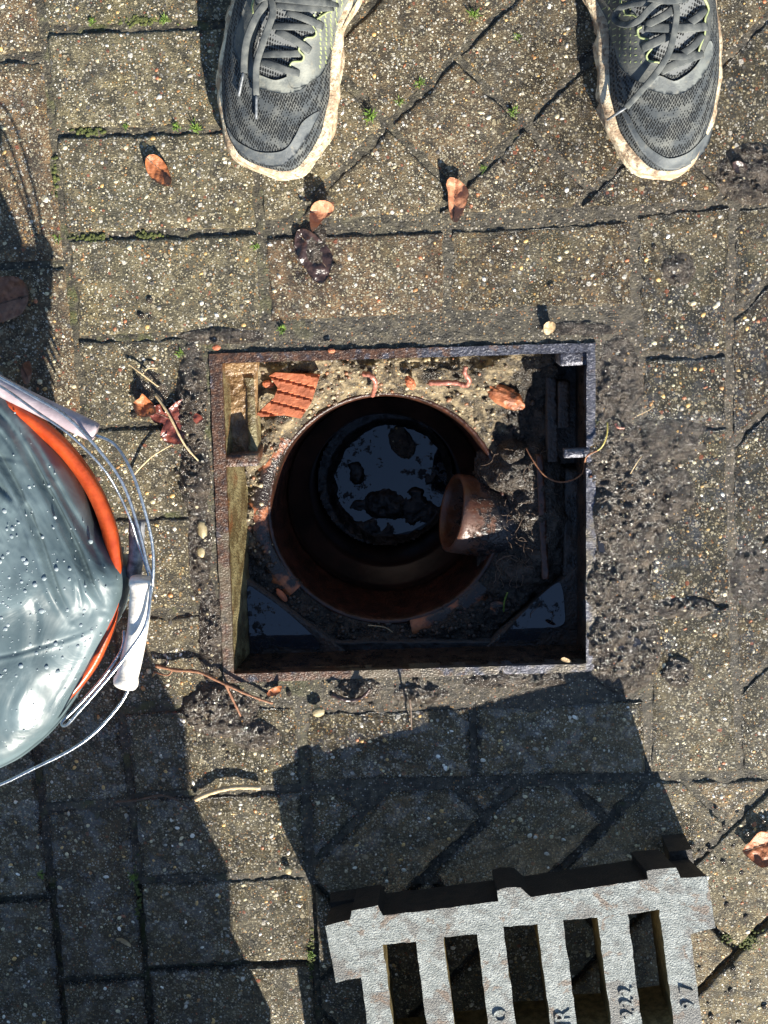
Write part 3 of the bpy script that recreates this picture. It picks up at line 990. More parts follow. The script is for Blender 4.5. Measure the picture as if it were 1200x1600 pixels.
wallpiece(ii[0], ii[1], -.006, -.13, .012, M['wall'])
wallpiece(ii[1], ii[2], -.006, -.13, .012, M['dark'])  # right and bottom walls near-black, their shade put into the colour
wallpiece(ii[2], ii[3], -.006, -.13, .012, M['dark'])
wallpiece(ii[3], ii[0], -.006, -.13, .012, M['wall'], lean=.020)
def prism(poly_px, z_top, z_bot, mat, name, parent, step=5, rough=.0012, seed=1, zf=None):
    pw = [(P(x, y, z_top).x, P(x, y, z_top).y) for x, y in poly_px]
    vo, f2, bnd = tri(pw, step * .00067)
    V, F, nt = slab(vo, f2, bnd, lambda x, y: Vector((x, y, (zf(x, y) if zf else z_top) + rough * (float(fbm(x * 110, y * 110, 3, seed)) - .5))), lambda x, y: Vector((x, y, z_bot)))
    return put(name, V, F, mat, parent=parent)
# seating pocket, upper left
prism([(380, 590), (396, 590), (403, 722), (389, 722), (386, 606)], -.026, -.12, M['wall'], 'rib', gully)
prism([(345, 712), (402, 710), (402, 728), (347, 730)], -.006, -.12, M['iron'], 'rib', gully)
prism([(340, 575), (400, 575), (400, 712), (342, 716)], -.030, -.12, M['rustmud'], 'seat_ledge', gully, rough=.006)
prism([(342, 566), (402, 562), (400, 582), (343, 588)], -.014, -.11, M['rustmud'], 'corner_web', gully)
# seating pocket, upper right
prism([(882, 703), (921, 701), (921, 714), (882, 716)], .003, -.010, M['iron'], 'stop_lug', gully, rough=.0006)
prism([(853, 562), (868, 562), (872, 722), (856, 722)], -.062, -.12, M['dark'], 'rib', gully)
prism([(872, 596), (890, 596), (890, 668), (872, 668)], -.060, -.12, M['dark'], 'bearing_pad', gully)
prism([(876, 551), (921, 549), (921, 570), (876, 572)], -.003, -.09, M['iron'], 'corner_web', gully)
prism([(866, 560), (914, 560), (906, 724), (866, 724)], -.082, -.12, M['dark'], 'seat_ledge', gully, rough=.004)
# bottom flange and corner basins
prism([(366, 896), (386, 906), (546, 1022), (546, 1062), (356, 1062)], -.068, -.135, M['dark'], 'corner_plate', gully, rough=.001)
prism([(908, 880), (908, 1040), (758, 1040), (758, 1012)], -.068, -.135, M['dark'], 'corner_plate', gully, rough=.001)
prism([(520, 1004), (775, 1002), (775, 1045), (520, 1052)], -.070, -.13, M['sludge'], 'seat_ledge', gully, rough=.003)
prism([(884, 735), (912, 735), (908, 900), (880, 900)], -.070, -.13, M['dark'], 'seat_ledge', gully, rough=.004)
prism([(838, 712), (848, 712), (853, 800), (858, 905), (848, 905), (842, 800)], -.062, -.12, M['glaze'], 'rib', gully, step=4, rough=.003)

# ------------------------------------------------------------------ gully pot
ZP = -.088
pc = P(603, 797, ZP)
PR = (P(603 + 180, 797, ZP) - pc).length
pot = empty('gully_pot', (pc.x, pc.y, -.50), 'round brown clay gully pot under the open frame', 'drain pot')
def lathe(prof, c, n=96, wob=0.0, seed=0, a0=0, a1=2 * math.pi):
    V = []; F = []
    full = abs(a1 - a0 - 2 * math.pi) < 1e-6
    m = len(prof)
    na = n if full else n + 1
    for i in range(na):
        a = a0 + (a1 - a0) * i / n
        for k, (r_, z) in enumerate(prof):
            w = 1 + wob * (float(vnoise(math.cos(a) * 3 + 9, math.sin(a) * 3 + k * .2, seed)) - .5)
            V.append((c[0] + r_ * w * math.cos(a), c[1] + r_ * w * math.sin(a), c[2] + z))
    for i in range(n):
        j = (i + 1) % na
        for k in range(m - 1):
            F.append((i * m + k, j * m + k, j * m + k + 1, i * m + k + 1))
    return V, F
prof = [(PR + .006, -.03), (PR + .006, -.004), (PR + .004, .0), (PR + .0015, .001), (PR - .001, -.003), (PR - .003, -.012), (PR - .005, -.05), (PR - .014, -.10)]
V, F = lathe(prof, pc, 120, .012, 3)
put('rim', V, F, M['potrim'], parent=pot)
for a0_, a1_, wd in [(R(143), R(222), .026), (R(-78), R(-38), .024)]:
    prof = [(PR + wd, -.03), (PR + wd, .002), (PR + wd * .6, .006), (PR + .004, .004), (PR - .001, -.004)]
    V, F = lathe(prof, pc, 40, .06, 17, a0_, a1_)
    put('collar_shard', V, F, M['terrad'], parent=pot)
prof = [(PR - .013, -.085), (PR - .016, -.105), (PR - .034, -.112), (PR - .038, -.125), (PR - .040, -.17), (PR - .044, -.30), (PR - .06, -.34), (0, -.345)]
V, F = lathe(prof, pc, 96, .015, 5)
put('inner_wall', V, F, M['potwall'], parent=pot)
# sludge and the water standing in it
ZW = -.285
wc = P(612, 752, ZW)
WR = (P(612 + 86, 752, ZW) - wc).length
def sludge_z(x, y):
    dx, dy = (x - wc.x), (y - wc.y)
    rr = np.hypot(dx, dy) / WR
    h = -.006 + .020 * np.clip((rr - .93) / .25, 0, 1) 
    px, py = PX(x, y, ZW)
    for a, b, c, d, s in [(556, 738, 19, 24, .010), (628, 690, 24, 22, .010), (604, 788, 42, 30, .013), (655, 800, 36, 30, .011), (585, 825, 46, 18, .009), (672, 742, 14, 22, .008), (668, 715, 12, 10, .008), (610, 722, 22, 10, .0062), (560, 790, 20, 14, .009), (650, 770, 16, 12, .0085), (540, 760, 10, 20, .007)]:
        k = np.clip(1.25 - ((px - a) / c) ** 2 - ((py - b) / d) ** 2, 0, 1)
        h = np.maximum(h, -.006 + s * k * .82)
    return ZW + h + (fbm(x * 62, y * 62, 5, 61, .62) - .5) * .0125
g_r = PR * .86
xs = np.linspace(-g_r, g_r, 110)
X, Y = np.meshgrid(xs + pc.x, xs + pc.y)
V, F = grid_sheet(pc.x - g_r, pc.x + g_r, pc.y - g_r, pc.y + g_r, .0022, sludge_z, lambda x, y, z: np.hypot(x - pc.x, y - pc.y) < PR - .044)
put('sludge', V, F, M['sludge'], kind='stuff', label='black sludge lying in the bottom of the drain pot', cat='sludge')
V = [(wc.x, wc.y, ZW)] + [(wc.x + WR * 1.12 * math.cos(a), wc.y + WR * 1.12 * math.sin(a), ZW) for a in np.linspace(0, 2 * math.pi, 65)[:-1]]
put('drain_water', V, [(0, i + 1, (i + 1) % 64 + 1) for i in range(64)], M['water'], kind='structure')

# mortar bed between pot and frame
def zbed(px, py, x, y):
    z = np.full(np.shape(x), -.082)
    z = z + .030 * np.clip((640 - py) / 70, 0, 1) + .012 * np.clip((480 - px) / 90, 0, 1) * np.clip((760 - py) / 60, 0, 1)
    z = z + .012 * np.clip((py - 860) / 80, 0, 1) * 0
    z = z + .002 * np.clip((py - 900) / 80, 0, 1)
    z = z + (fbm(x * 30, y * 30, 4, 71) - .5) * .026 + (fbm(x * 95, y * 95, 4, 72, .65) - .5) * .016
    return z
inner = [Vector((p.x, p.y)) for p in fi]
NA, NR = 420, 60
Vb = []; 
pts = []
for i in range(NA):
    a = 2 * math.pi * i / NA
    d = Vector((math.cos(a), math.sin(a)))
    # distance to the frame rectangle
    best = 9
    for k in range(4):
        p, q = inner[k], inner[(k + 1) % 4]
        e = q - p
        den = d.x * e.y - d.y * e.x
        if abs(den) < 1e-9: continue
        w = p - Vector((pc.x, pc.y))
        t = (w.x * e.y - w.y * e.x) / den
        s = (w.x * d.y - w.y * d.x) / den
        if t > 0 and -1e-6 <= s <= 1 + 1e-6: best = min(best, t)
    r0 = PR + .003; r1 = best + .006
    for j in range(NR):
        rr = r0 + (r1 - r0) * j / (NR - 1)
        pts.append((pc.x + d.x * rr, pc.y + d.y * rr, j / (NR - 1)))
A = np.array(pts)
px, py = PX(A[:, 0], A[:, 1], -.09)
z = zbed(px, py, A[:, 0], A[:, 1])
dist = np.hypot(A[:, 0] - pc.x, A[:, 1] - pc.y) - PR
z = np.where(dist < .020, ZP - .002 + (z - ZP + .002) * np.clip(dist / .020, 0, 1), z)
# corner basins stay free of mortar
zone = inpoly(px, py, [(360, 880), (540, 1018), (540, 1100), (340, 1100)]) | inpoly(px, py, [(745, 1015), (868, 892), (940, 892), (940, 1100), (745, 1100)]) | inpoly(px, py, [(520, 1006), (780, 1004), (780, 1100), (520, 1100)])
z = np.where(zone, -.135, z)
zone2 = inpoly(px, py, [(330, 590), (398, 590), (400, 712), (330, 716)]) | inpoly(px, py, [(866, 540), (940, 540), (940, 722), (868, 722)])
z = np.where(zone2, np.minimum(z, -.10), z)
dirt = np.clip((px - 690) / 130 + (py - 600) / 260 - .28, 0, 1)
dirt = np.maximum(dirt, .42)
dirt = np.maximum(dirt, np.clip((py - 800) / 80, 0, 1))
dirt = np.maximum(dirt, np.clip((px - 800) / 60, 0, 1))
F = []
for i in range(NA):
    j = (i + 1) % NA
    for k in range(NR - 1):
        F.append((i * NR + k, j * NR + k, j * NR + k + 1, i * NR + k + 1))
mortar_v = np.stack([A[:, 0], A[:, 1], z], 1)
put('mortar_bed', mortar_v, F, M['mortar'], kind='structure', attr={'wet': ('FLOAT', dirt)})
g = G()
r = random.Random(33)
okk = np.where((~zone) & (~zone2) & (dist > .002))[0]
for _ in range(1300):
    i = int(r.choice(okk.tolist()))
    rad = .0007 + .0030 * r.random() ** 3.2
    if dirt[i] > .8:
        c = r.choice([(.020, .016, .013), (.03, .022, .016), (.05, .03, .02)])
    else:
        c = r.choice([(.34, .27, .15), (.20, .15, .09), (.40, .34, .22), (.12, .08, .05), (.30, .13, .06), (.07, .05, .035)])
    v, f = ico((A[i, 0] + r.uniform(-.002, .002), A[i, 1] + r.uniform(-.002, .002), z[i] + rad * .25), rad, (1, r.uniform(.6, 1), .6), r.random() * 6, 0, r, .2)
    g.add(v, f, (*c, 1))
put('mortar_grit', g.v, g.f, M['stone'], kind='stuff', label='loose grit and crumbs on the mortar round the pot', cat='grit', attr={'Col': ('FLOAT_COLOR', g.c)})
# hair roots hanging in the mud on the right of the pot
g = G()
for _ in range(46):
    px0, py0 = r.uniform(770, 860), r.uniform(700, 960)
    a_ = r.random() * 6.28; L_ = r.uniform(10, 34); zb = -.064
    q = [P(px0, py0, zb)]
    for k in range(5):
        a_ += r.gauss(0, .5)
        px0 += math.cos(a_) * L_ / 5; py0 += math.sin(a_) * L_ / 5
        q.append(P(px0, py0, zb + r.uniform(-.003, .004)))
    v, f = tube(catmull(q, 3), .00035, 4)
    g.add(v, f)
put('hair_roots', g.v, g.f, M['darkroot'], kind='stuff', label='fine dark roots matted over the mud in the drain', cat='roots')

def puddle(poly_px, z, name, label, mat='puddle', amp=0.0):
    pl = catmull([(a, b, 0) for a, b in poly_px], 5, True)
    pw = [P(p.x, p.y, z) for p in pl]
    vo, f2, bnd = tri([(p.x, p.y) for p in pw], .006)
    V = [Vector((x, y, z)) for x, y in vo]
    return put(name, V, f2, M[mat], smooth=True, label=label, cat='puddle', kind=None)
puddle([(387, 918), (405, 925), (455, 962), (500, 1008), (470, 1014), (430, 1010), (396, 1016), (388, 960)], -.0662, 'puddle', 'triangle of black oily water in the lower left corner of the drain frame', 'water')
puddle([(780, 1000), (830, 945), (868, 912), (878, 918), (882, 950), (880, 975), (850, 985), (834, 1001), (800, 999)], -.0662, 'puddle', 'triangle of black oily water in the lower right corner of the drain frame', 'water')
puddle([(936, 800), (950, 796), (968, 806), (972, 820), (950, 830), (944, 850), (948, 880), (938, 872), (934, 840)], .0026, 'puddle', 'small puddle against the right edge of the drain frame', 'puddle')
puddle([(962, 1000), (975, 994), (998, 998), (1000, 1012), (985, 1030), (966, 1026), (958, 1012)], .0055, 'puddle', 'tiny glinting puddle in the mud beyond the lower right frame corner', 'puddle')

# outlet pipe
pipe = empty('outlet_pipe', P(760, 810, -.15), 'short terracotta outlet pipe poking over the pot with a muddy back', 'pipe')
PRD = .0445
mouth = P(706, 801, -.108)
back = P(822, 818, -.128)
ax = (back - mouth).normalized()
mid = mouth + ax * .075
s1 = ax.cross(Vector((0, 0, 1))).normalized(); b1 = s1.cross(ax).normalized()
V = []; F = []; n = 56
prof = [(0.0, PRD - .005), (-.0012, PRD - .0025), (.0, PRD), (.006, PRD + .0004), (.02, PRD + .0006), (.035, PRD + .0008), (.05, PRD + .001), (.065, PRD + .001), (.08, PRD + .001), (.095, PRD), (.11, PRD * .95)]
inn = [(.06, PRD - .008), (.03, PRD - .006), (.008, PRD - .0055)]
allp = inn + prof
for t, r_ in allp:
    # the pipe bends down towards the outlet
    c = mouth + ax * t + Vector((0, 0, -1)) * max(0, t - .05) ** 2 * 3.0
    for k in range(n):
        a = 2 * math.pi * k / n
        V.append(c + s1 * math.cos(a) * r_ + b1 * math.sin(a) * r_)
m = len(allp)
for i in range(m - 1):
    for k in range(n):
        F.append((i * n + k, i * n + (k + 1) % n, (i + 1) * n + (k + 1) % n, (i + 1) * n + k))
put('barrel', V, F, M['pipe'], parent=pipe, attr={'wet': ('FLOAT', [t for t, r_ in allp for k in range(n)])})
# mud banked over the back of the pipe
def bank(x, y):
    px, py = PX(x, y, -.10)
    h = np.full(x.shape, -.16)
    for a, b, c, d, s in [(842, 800, 56, 130, -.062), (822, 735, 70, 44, -.064), (818, 885, 66, 44, -.070), (800, 705, 30, 26, -.066), (850, 660, 40, 60, -.078)]:
        k = ((px - a) / c) ** 2 + ((py - b) / d) ** 2
        h = np.maximum(h, s - .03 * np.clip(k, 0, 3) ** 1.2)
    return h + (fbm(x * 60, y * 60, 5, 91, .6) - .5) * .022
V, F = grid_sheet(P(740, 640, -.1).x, P(905, 640, -.1).x, P(800, 960, -.1).y, P(800, 600, -.1).y, .0022, bank, lambda x, y, z: z > -.108)
put('mud_bank', V, F, M['bank'], kind='stuff', label='black fibrous mud banked over the back of the outlet pipe', cat='mud')

# ------------------------------------------------------------------ grate
grate = empty('drain_grate', P(815, 1600, 0), 'heavy grey cast iron drain grate lifted out and laid on the paving', 'drain grate')
ZG = .081
def tilt_z(px):        # the right side rests on a clod and stands a little higher
    return ZG + .027 * (px - 500) / 600
out_px = [(508, 1447), (547, 1437), (549, 1423), (590, 1415), (598, 1431), (690, 1420), (779, 1408), (777, 1391), (792, 1387), (814, 1387), (830, 1402), (920, 1388), (1013, 1374), (1010, 1361), (1057, 1356), (1064, 1372), (1105, 1370), (1112, 1410), (1118, 1450), (1079, 1460), (1087, 1540)]
right_dir = (1097 - 1079, 1600 - 1460)
left_pts = [(565, 1527), (525, 1535), (515, 1490)]
def ext(p, k): return (p[0] + right_dir[0] * k, p[1] + right_dir[1] * k)
full = out_px[:-1] + [ext((1079, 1460), 2.05), ext((1079, 1460), 2.05 + .02), ext((1119, 1452), 2.03), ext((1119, 1452), 2.6), ext((508, 1447), 2.95), ext((508, 1447), 2.25), ext((552, 1437), 2.28)] + [(565, 1527), (525, 1535)]
slots_px = []
for (a, b, c, w0) in [((598, 1476), (650, 1471), 52, 0), ((693, 1464), (745, 1460), 52, 0), ((786, 1448), (840, 1445), 54, 0), ((880, 1437), (934, 1434), 54, 0), ((981, 1428), (1030, 1422), 50, 0)]:
    k0, k1 = 0.0, 1.38
    slots_px.append([a, b, ext(b, 1.28), ext(a, 1.28)])
    slots_px.append([ext(a, 1.48), ext(b, 1.48), ext(b, 2.55), ext(a, 2.55)])
def gw(p):
    q = P(p[0], p[1], tilt_z(p[0]))
    return (q.x, q.y)
ow = edge_noise([gw(p) for p in full], .006, .0018, 21)
hw = [edge_noise([gw(p) for p in s], .007, .0028, 31 + i) for i, s in enumerate(slots_px)]
vo, f2, bnd = tri(ow, None, hw)
gz0 = P(500, 1450, ZG).x; gz1 = P(1100, 1400, ZG).x
def gz(x): return ZG + .027 * (x - gz0) / (gz1 - gz0)
def top_f(x, y): return Vector((x, y, gz(x)))
V = [top_f(*p) for p in vo]
# make sure the top faces look up
def orient(V, F):
    out = []
    for f in F:
        a, b, c = V[f[0]], V[f[1]], V[f[2]]
        nz = (b[0] - a[0]) * (c[1] - a[1]) - (b[1] - a[1]) * (c[0] - a[0])
        out.append(tuple(f) if nz > 0 else tuple(reversed(f)))
    return out
f2 = orient(V, f2)
n0 = len(V)
shoulder = .0025
V2_ = list(V)
ids = {}
cxg = sum(p[0] for p in vo) / len(vo); cyg = sum(p[1] for p in vo) / len(vo)
F = list(f2); fm = [0] * len(f2)
owr = set((round(p[0], 5), round(p[1], 5)) for p in ow)
outer_ids = set(i for i, p in enumerate(vo) if (round(p[0], 5), round(p[1], 5)) in owr)
for a, b in bnd:
    for i in (a, b):
        if i not in ids:
            q_ = .04 if i in outer_ids else 0.0
            ids[i] = len(V2_); V2_.append(Vector((vo[i][0] + (cxg - vo[i][0]) * q_ * .5, vo[i][1] + (P(815, 1800, 0).y - vo[i][1]) * q_, gz(vo[i][0]) - .076)))
for a, b in bnd:
    ia = a in outer_ids and b in outer_ids
    F.append((b, a, ids[a], ids[b])); fm.append(2 if ia else 1)
put('grate_body', V2_, F, None, parent=grate, smooth=False, mats=[M['grate'], M['slot'], M['gdark']], fmat=fm)
# lower feet below the lugs
def gprism(poly, z1, z0, mat, name):
    pw = [gw(p) for p in poly]
    vo, f3, bd = tri(pw, None)
    V = [Vector((x, y, z1)) for x, y in vo]
    f3 = orient(V, f3)
    nn = len(V)
    V += [Vector((x, y, z0)) for x, y in vo]
    F = f3 + [tuple(reversed([i + nn for i in f])) for f in f3] + [(b, a, a + nn, b + nn) for a, b in bd]
    put(name, V, F, mat, parent=grate, smooth=False)
gprism([(512, 1452), (560, 1446), (568, 1522), (526, 1530)], .024, .0005, M['gdark'], 'foot')
gprism([(1066, 1376), (1104, 1374), (1114, 1448), (1078, 1454)], .040, .0005, M['gdark'], 'foot')
gprism([ext((515, 1452), 2.6), ext((560, 1446), 2.6), ext((560, 1446), 2.9), ext((515, 1452), 2.9)], .024, .0005, M['gdark'], 'foot')
gprism([ext((1076, 1456), 2.2), ext((1112, 1452), 2.2), ext((1112, 1452), 2.5), ext((1076, 1456), 2.5)], .040, .0005, M['gdark'], 'foot')

def text3d(txt, px, py, size, ang, mat, parent, z, name='lettering', ext_=.0016, kern=1.0):
    cu = bpy.data.curves.new(name, 'FONT')
    cu.body = txt; cu.size = size; cu.extrude = ext_ * .45; cu.bevel_depth = .0003; cu.bevel_resolution = 0
    cu.offset = .0
    cu.space_character = kern
    cu.align_x = 'LEFT'; cu.align_y = 'CENTER'
    to = bpy.data.objects.new('tmp', cu)
    COL.objects.link(to)
    dg = bpy.context.evaluated_depsgraph_get()
    me = bpy.data.meshes.new_from_object(to.evaluated_get(dg))
    bpy.data.objects.remove(to)
    p = P(px, py, z)
    mt = Matrix.Translation(p) @ Matrix.Rotation(ang, 4, 'Z')
    V = [tuple(mt @ v.co) for v in me.vertices]; F = [tuple(f.vertices) for f in me.polygons]
    return put(name, V, F, mat, parent=parent, smooth=False)
ga = math.atan2(140, -18)
text3d('222', 983, 1592, .0205, R(97), M['grate'], grate, tilt_z(985) + .0006, kern=1.3)
text3d('97', 1076, 1577, .019, R(97), M['grate'], grate, tilt_z(1075) + .0008, kern=1.9)
text3d('IR', 882, 1606, .0235, R(97), M['grate'], grate, tilt_z(885) + .0006, kern=1.1)
text3d('O', 784, 1598, .020, R(97), M['grate'], grate, tilt_z(785) + .0008)

# ------------------------------------------------------------------ running shoes on the standing person
person = empty('person', (0, .3, 0), 'person in black running shoes standing at the top edge, only the shoes showing', 'person')

class Shoe:
    def __init__(s, toe_px, heel_px, mirror):
        s.toe = P(toe_px[0], toe_px[1], .012)
        h = P(heel_px[0], heel_px[1], .012)
        s.ax = Vector((h.x - s.toe.x, h.y - s.toe.y)).normalized()
        s.lat = Vector((s.ax.y, -s.ax.x))       # image right when the axis points up
        s.m = mirror
        s.dense = None
    # half widths of the sole: (l, left, right) in metres, given for the unmirrored shoe
    INS = ((.0010, .0065), (.0075, .0010))
    TAB_L = [(0, 0, 0), (.003, .026, .014), (.006, .040, .024), (.012, .049, .030), (.023, .058, .036), (.047, .068, .044), (.084, .076, .045), (.118, .077, .039), (.15, .075, .038), (.184, .069, .047), (.22, .062, .050), (.25, .052, .048), (.28, .040, .040), (.305, .022, .022), (.312, 0, 0)]
    TAB_R = [(0, 0, 0), (.004, .022, .016), (.008, .031, .024), (.023, .043, .035), (.049, .057, .050), (.083, .061, .060), (.115, .058, .064), (.15, .053, .064), (.183, .064, .061), (.22, .060, .056), (.25, .052, .048), (.28, .040, .040), (.305, .022, .022), (.312, 0, 0)]
    TOP = [(0, .030), (.012, .042), (.03, .052), (.06, .060), (.09, .070), (.12, .082), (.15, .094), (.18, .104), (.21, .108), (.26, .098), (.30, .085), (.32, .08)]
    def W(s, l):
        T = s.TAB_R if s.m else s.TAB_L
        l = np.asarray(l, float)
        if s.dense is None:
            x = np.sqrt(np.array([t[0] for t in T])); g_ = np.linspace(0, x[-1], 700)
            ker = np.exp(-(np.linspace(-2.2, 2.2, 61)) ** 2); ker /= ker.sum()
            res = []
            for c_ in (1, 2):
                yv = np.interp(g_, x, [t[c_] for t in T])
                yp = np.concatenate([2 * yv[0] - yv[1:31][::-1], yv, 2 * yv[-1] - yv[-31:-1][::-1]])
                res.append(np.maximum(np.convolve(yp, ker, 'valid'), 0))
            s.dense = (g_, res[0], res[1])
        a = np.interp(np.sqrt(np.maximum(l, 0)), s.dense[0], s.dense[1]); b = np.interp(np.sqrt(np.maximum(l, 0)), s.dense[0], s.dense[2])
        return np.maximum(a - .003, 0), np.maximum(b - .003, 0)
    def T(s, l): return np.interp(l, [t[0] for t in s.TOP], [t[1] for t in s.TOP])
    def loc(s, x, y):
        dx = x - s.toe.x; dy = y - s.toe.y
        return dx * s.ax.x + dy * s.ax.y, dx * s.lat.x + dy * s.lat.y
    def glob(s, l, w, z):
        return Vector((s.toe.x + s.ax.x * l + s.lat.x * w, s.toe.y + s.ax.y * l + s.lat.y * w, z))
    def hz(s, l, w):
        """height of the upper (starts 6 mm inside the sole outline)"""
        a, b = s.W(l)
        hw = np.maximum(np.where(w < 0, a - s.INS[s.m][0], b - s.INS[s.m][1]), .004)
        q = np.clip(np.abs(w) / hw, 0, .999)
        p = 2.5
        zs = .024
        endf = np.clip(l / .010, 0.02, 1) ** .5
        return zs + (s.T(l) - zs) * (1 - q ** p) ** .55 * endf
    def up(s, px, py, lift=0.0):
        z = .06
        for _ in range(14):
            p = P(px, py, z)
            l, w = s.loc(p.x, p.y)
            z = .5 * z + .5 * float(s.hz(np.float64(l), np.float64(w)))
        p = P(px, py, z)
        return Vector((p.x, p.y, z + lift))

def build_shoe(sh, tag, d):
    shoe_v = []
    # upper: rings across
    ls = np.concatenate([np.linspace(.003, .03, 16), np.linspace(.036, .30, 46)])
    qs = np.sin(np.linspace(-math.pi / 2, math.pi / 2, 61))
    V = []; F = []
    for l in ls:
        a, b = sh.W(l)
        a = max(a - sh.INS[sh.m][0], .003); b = max(b - sh.INS[sh.m][1], .003)
        for q in qs:
            w = q * (b if q > 0 else a)
            z = float(sh.hz(l, np.clip(w, -a * .999, b * .999)))
            if abs(q) > .9999: z = .016
            V.append(sh.glob(l, w, z))
    m = len(qs)
    for i in range(len(ls) - 1):
        for k in range(m - 1):
            F.append((i * m + k, i * m + k + 1, (i + 1) * m + k + 1, (i + 1) * m + k))
    F.append(tuple(range(m))); F.append(tuple((len(ls) - 1) * m + k for k in range(m)))
    upper = put('running_shoe', V, F, M['mesh'], parent=person, label=d['label'])
    ORG[upper.name] = ORG[person.name]
    # sole: outline loft with a bulging, notched side
    out = []
    l_s = np.concatenate([[0], np.geomspace(.0012, .03, 14), np.linspace(.04, .30, 60), [.306, .31, .312]])
    L = [( l, -float(sh.W(l)[0])) for l in l_s] + [(l, float(sh.W(l)[1])) for l in l_s[::-1][1:-1]]
    prof = [(-.004, .0005), (-.001, .004), (.0022, .010), (.0035, .015), (.0012, .0185), (.0008, .021), (.0028, .024), (.0010, .028), (-.004, .0305), (-.009, .030)]
    n = len(L)
    V = []; F = []
    ctr = np.array([.15, 0])
    P2 = np.array(L)
    tang = np.roll(P2, -1, 0) - np.roll(P2, 1, 0)
    tl = np.hypot(tang[:, 0], tang[:, 1]) + 1e-9
    nrm = np.stack([tang[:, 1], -tang[:, 0]], 1) / tl[:, None]
    # outward check
    if np.mean((P2 - ctr) @ np.array([[1, 0], [0, 1]]) * nrm) < 0: nrm = -nrm
    for (o, z) in prof:
        for i in range(n):
            l, w = P2[i]
            side = -1 if w < 0 else 1
            notch = 0
            if (z < .021):
                for nl in ((.080, .140) if (side > 0) != bool(sh.m) else (.062, .125, .19)):
                    notch -= .0045 * math.exp(-((l - nl) / .0035) ** 2)
                notch += .0022 * math.sin(l * 105 + 1 + side)
            else:
                notch += .0006 * math.sin(l * 160 + side)
            oo = o + notch + .0012 * (float(vnoise(l * 120, z * 300 + side * 7, 4)) - .5)
            V.append(sh.glob(l + nrm[i][0] * oo, w + nrm[i][1] * oo, z + .002 * (float(vnoise(l * 60, side, 8)) - .5) * (z > .012)))
    for r_ in range(len(prof) - 1):
        for i in range(n):
            j = (i + 1) % n
            F.append((r_ * n + i, r_ * n + j, (r_ + 1) * n + j, (r_ + 1) * n + i))
    F.append(tuple(range(n - 1, -1, -1)))
    F.append(tuple((len(prof) - 1) * n + i for i in range(n)))
    put('sole', V, F, M['sole'], parent=upper)
    k = 5.0; ox = d['ox']
    def z2(p): return (ox + p[0] / k, p[1] / k)
    def patch(name, poly, mat, lift, sm=3, step=5):
        pl = [z2(p) for p in poly]
        if sm: pl = [(q.x, q.y) for q in catmull([(a, b, 0) for a, b in pl], sm, True)]
        vo, f2, bd = tri(pl, step)
        V = [sh.up(x, y, lift) for x, y in vo]
        F = orient(V, f2)
        ids = {}
        for a, b in bd:
            for i in (a, b):
                if i not in ids: ids[i] = len(V); V.append(V[i] + Vector((0, 0, -.004)))
        F += [(b, a, ids[a], ids[b]) for a, b in bd]
        return put(name, V, F, mat, parent=upper)
    for nm, poly, mt, lf in d['patches']:
        patch(nm, poly, M[mt], lf)
    for pts, w, lf in d['lime']:
        c = catmull([(*z2(p), 0) for p in pts], 5)
        q = [sh.up(p.x, p.y, lf) for p in c]
        v, f = tube(q, w, 6, .7)
        put('piping', v, f, M['lime'], parent=upper)
    for pts, w, lf in d['laces']:
        c = catmull([(*z2(p), 0) for p in pts], 6)
        nn = len(c)
        q = []
        for i, p in enumerate(c):
            arch = math.sin(math.pi * i / (nn - 1))
            q.append(sh.up(p.x, p.y, lf * (.35 + .65 * arch)))
        v, f = tube(q, w * .88, 8, .26, up=Vector((0, 0, 1)))
        put('lace', v, f, M['lace'], parent=upper)
    for a, b, lf in d['aglets']:
        pa, pb = z2(a), z2(b)
        if lf > .5:
            q = [sh.up(pa[0], pa[1], .004), P(pb[0], pb[1], .034)]
        else:
            q = [sh.up(pa[0] + (pb[0] - pa[0]) * t, pa[1] + (pb[1] - pa[1]) * t, .004) for t in np.linspace(0, 1, 6)]
        v, f = tube(q, .0013, 8)
        put('aglet', v, f, M['aglet'], parent=upper)
    # little printed dashes on the overlay
    g = G()
    for (x, y, ang, w, h) in d['dashes']:
        px, py = z2((x, y))
        c = sh.up(px, py, .0020)
        dx = Vector((math.cos(ang), math.sin(ang), 0)) * w; dy = Vector((-math.sin(ang), math.cos(ang), 0)) * h
        q = [c - dx - dy, c + dx - dy, c + dx + dy, c - dx + dy]
        q = [Vector((p.x, p.y, float(sh.hz(*[np.float64(t) for t in sh.loc(p.x, p.y)])) + .0024)) for p in q]
        g.add(q, [(0, 1, 2, 3)])
    if g.v: put('printed_dashes', g.v, g.f, M['lime'], parent=upper, smooth=False, kind='stuff')
    # collar and sock further back
    c0 = sh.glob(.235, 0, 0)
    cv, cf = lathe([(.034, .094), (.037, .107), (.033, .116), (.030, .113), (.0295, .10)], c0, 40)
    put('collar', cv, cf, M['dgrey'], parent=upper)
    return upper

